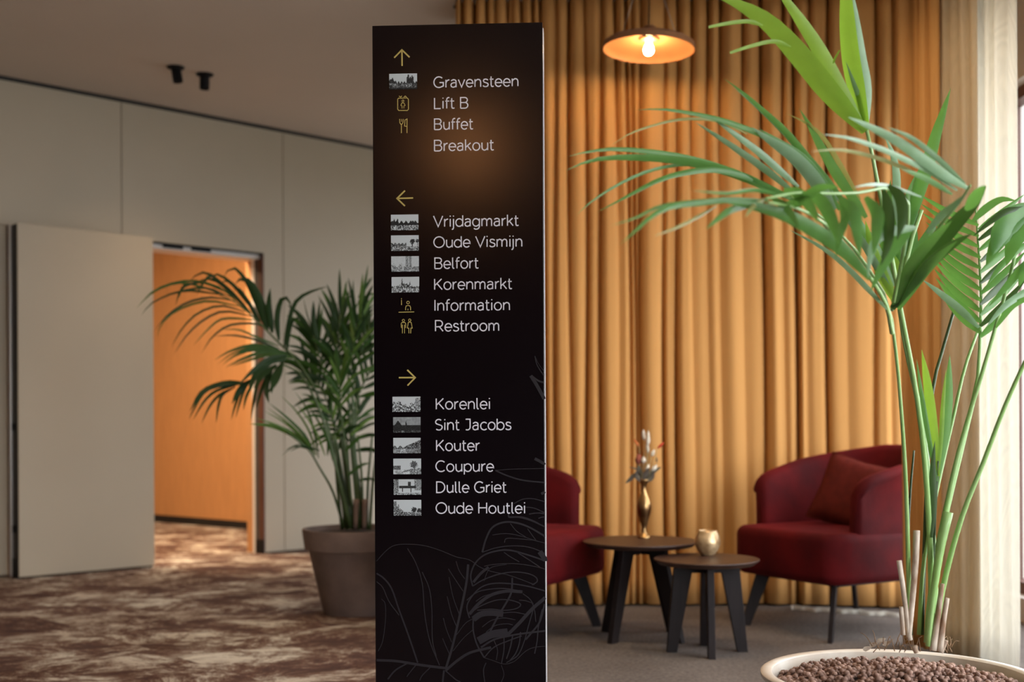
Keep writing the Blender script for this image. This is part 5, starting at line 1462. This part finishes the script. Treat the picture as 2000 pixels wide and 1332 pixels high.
fan([(665, 615), (660, 670), (658, 730), (665, 850), (690, 1032)], 20, 96, 13, ['lb_dark', 'lb_mid', 'lb_dark'], 48, BT + .05, BT + .05)
fan([(705, 610), (690, 670), (680, 740), (685, 850), (700, 1032)], 18, 100, 11, ['lb_mid', 'lb_dark', 'lb_light'], 40, BT, BT - .1)
fan([(722, 640), (705, 690), (690, 750), (690, 860), (705, 1032)], 14, 85, 12, DK, 50, BT, BT - .1)
fan([(745, 690), (715, 740), (695, 790), (694, 880), (712, 1032)], 14, 80, 12, DK, 55, BT, BT)
fan([(600, 720), (625, 755), (645, 800), (660, 880), (688, 1032)], 16, 88, 12, DK, 60, BT, BT + .15)
fan([(640, 800), (655, 830), (668, 860), (678, 930), (695, 1032)], 16, 70, 10, ['lb_mid', 'lb_dark', 'lb_light'], 80, BT, BT - .05)
fan([(700, 800), (695, 830), (690, 870), (694, 940), (706, 1032)], 14, 74, 10, DK, 75, BT, BT + .05)
fan([(665, 735), (664, 770), (665, 800), (675, 880), (692, 1032)], 16, 75, 9, ['lb_mid', 'lb_light', 'lb_mid'], 50, BT, BT - .2)
b9 = bstemf([(722, 545), (705, 580), (690, 620), (680, 700), (685, 860), (702, 1032)], BT, BT + .1)
for pts, w_, m in (([(728, 540), (715, 560), (700, 582)], 8, 'lb_dark'), ([(740, 572), (720, 576), (702, 588)], 6, 'lb_mid'), ([(690, 545), (690, 570), (694, 600)], 5, 'lb_dark'), ([(735, 590), (715, 612), (700, 650)], 7, 'lb_mid'),
        ([(645, 588), (648, 610), (660, 640)], 5, 'lb_dark'), ([(660, 590), (650, 612), (648, 650)], 6, 'lb_dark'), ([(612, 608), (616, 640), (625, 690)], 11, 'lb_dark'), ([(622, 612), (632, 630), (645, 665)], 6, 'lb_dark'), ([(592, 580), (600, 615), (612, 650)], 3, 'lb_dark')):
    bl(b9, pts, w_, m, BT, BT)
# many bare stalks
for x, bx in ((648, 668), (660, 678), (676, 690), (690, 700), (706, 708), (722, 716), (735, 722)):
    bstemf([(x + rb.uniform(-14, 14), 850), ((x + bx) / 2, 940), (bx, 1034)], BT + rb.uniform(-.1, .1), BT + rb.uniform(-.1, .1), 7, 4)
for x in (694, 711):
    stemobj(bp_, 'sheath', pd([(x + 2, 975), (x, 1034)], BT - .03, BT - .03), wpx(8, QY) / 2, wpx(12, QY) / 2, 'pot_brown', 6, 8)
print('back palm leaflets', NL[0])
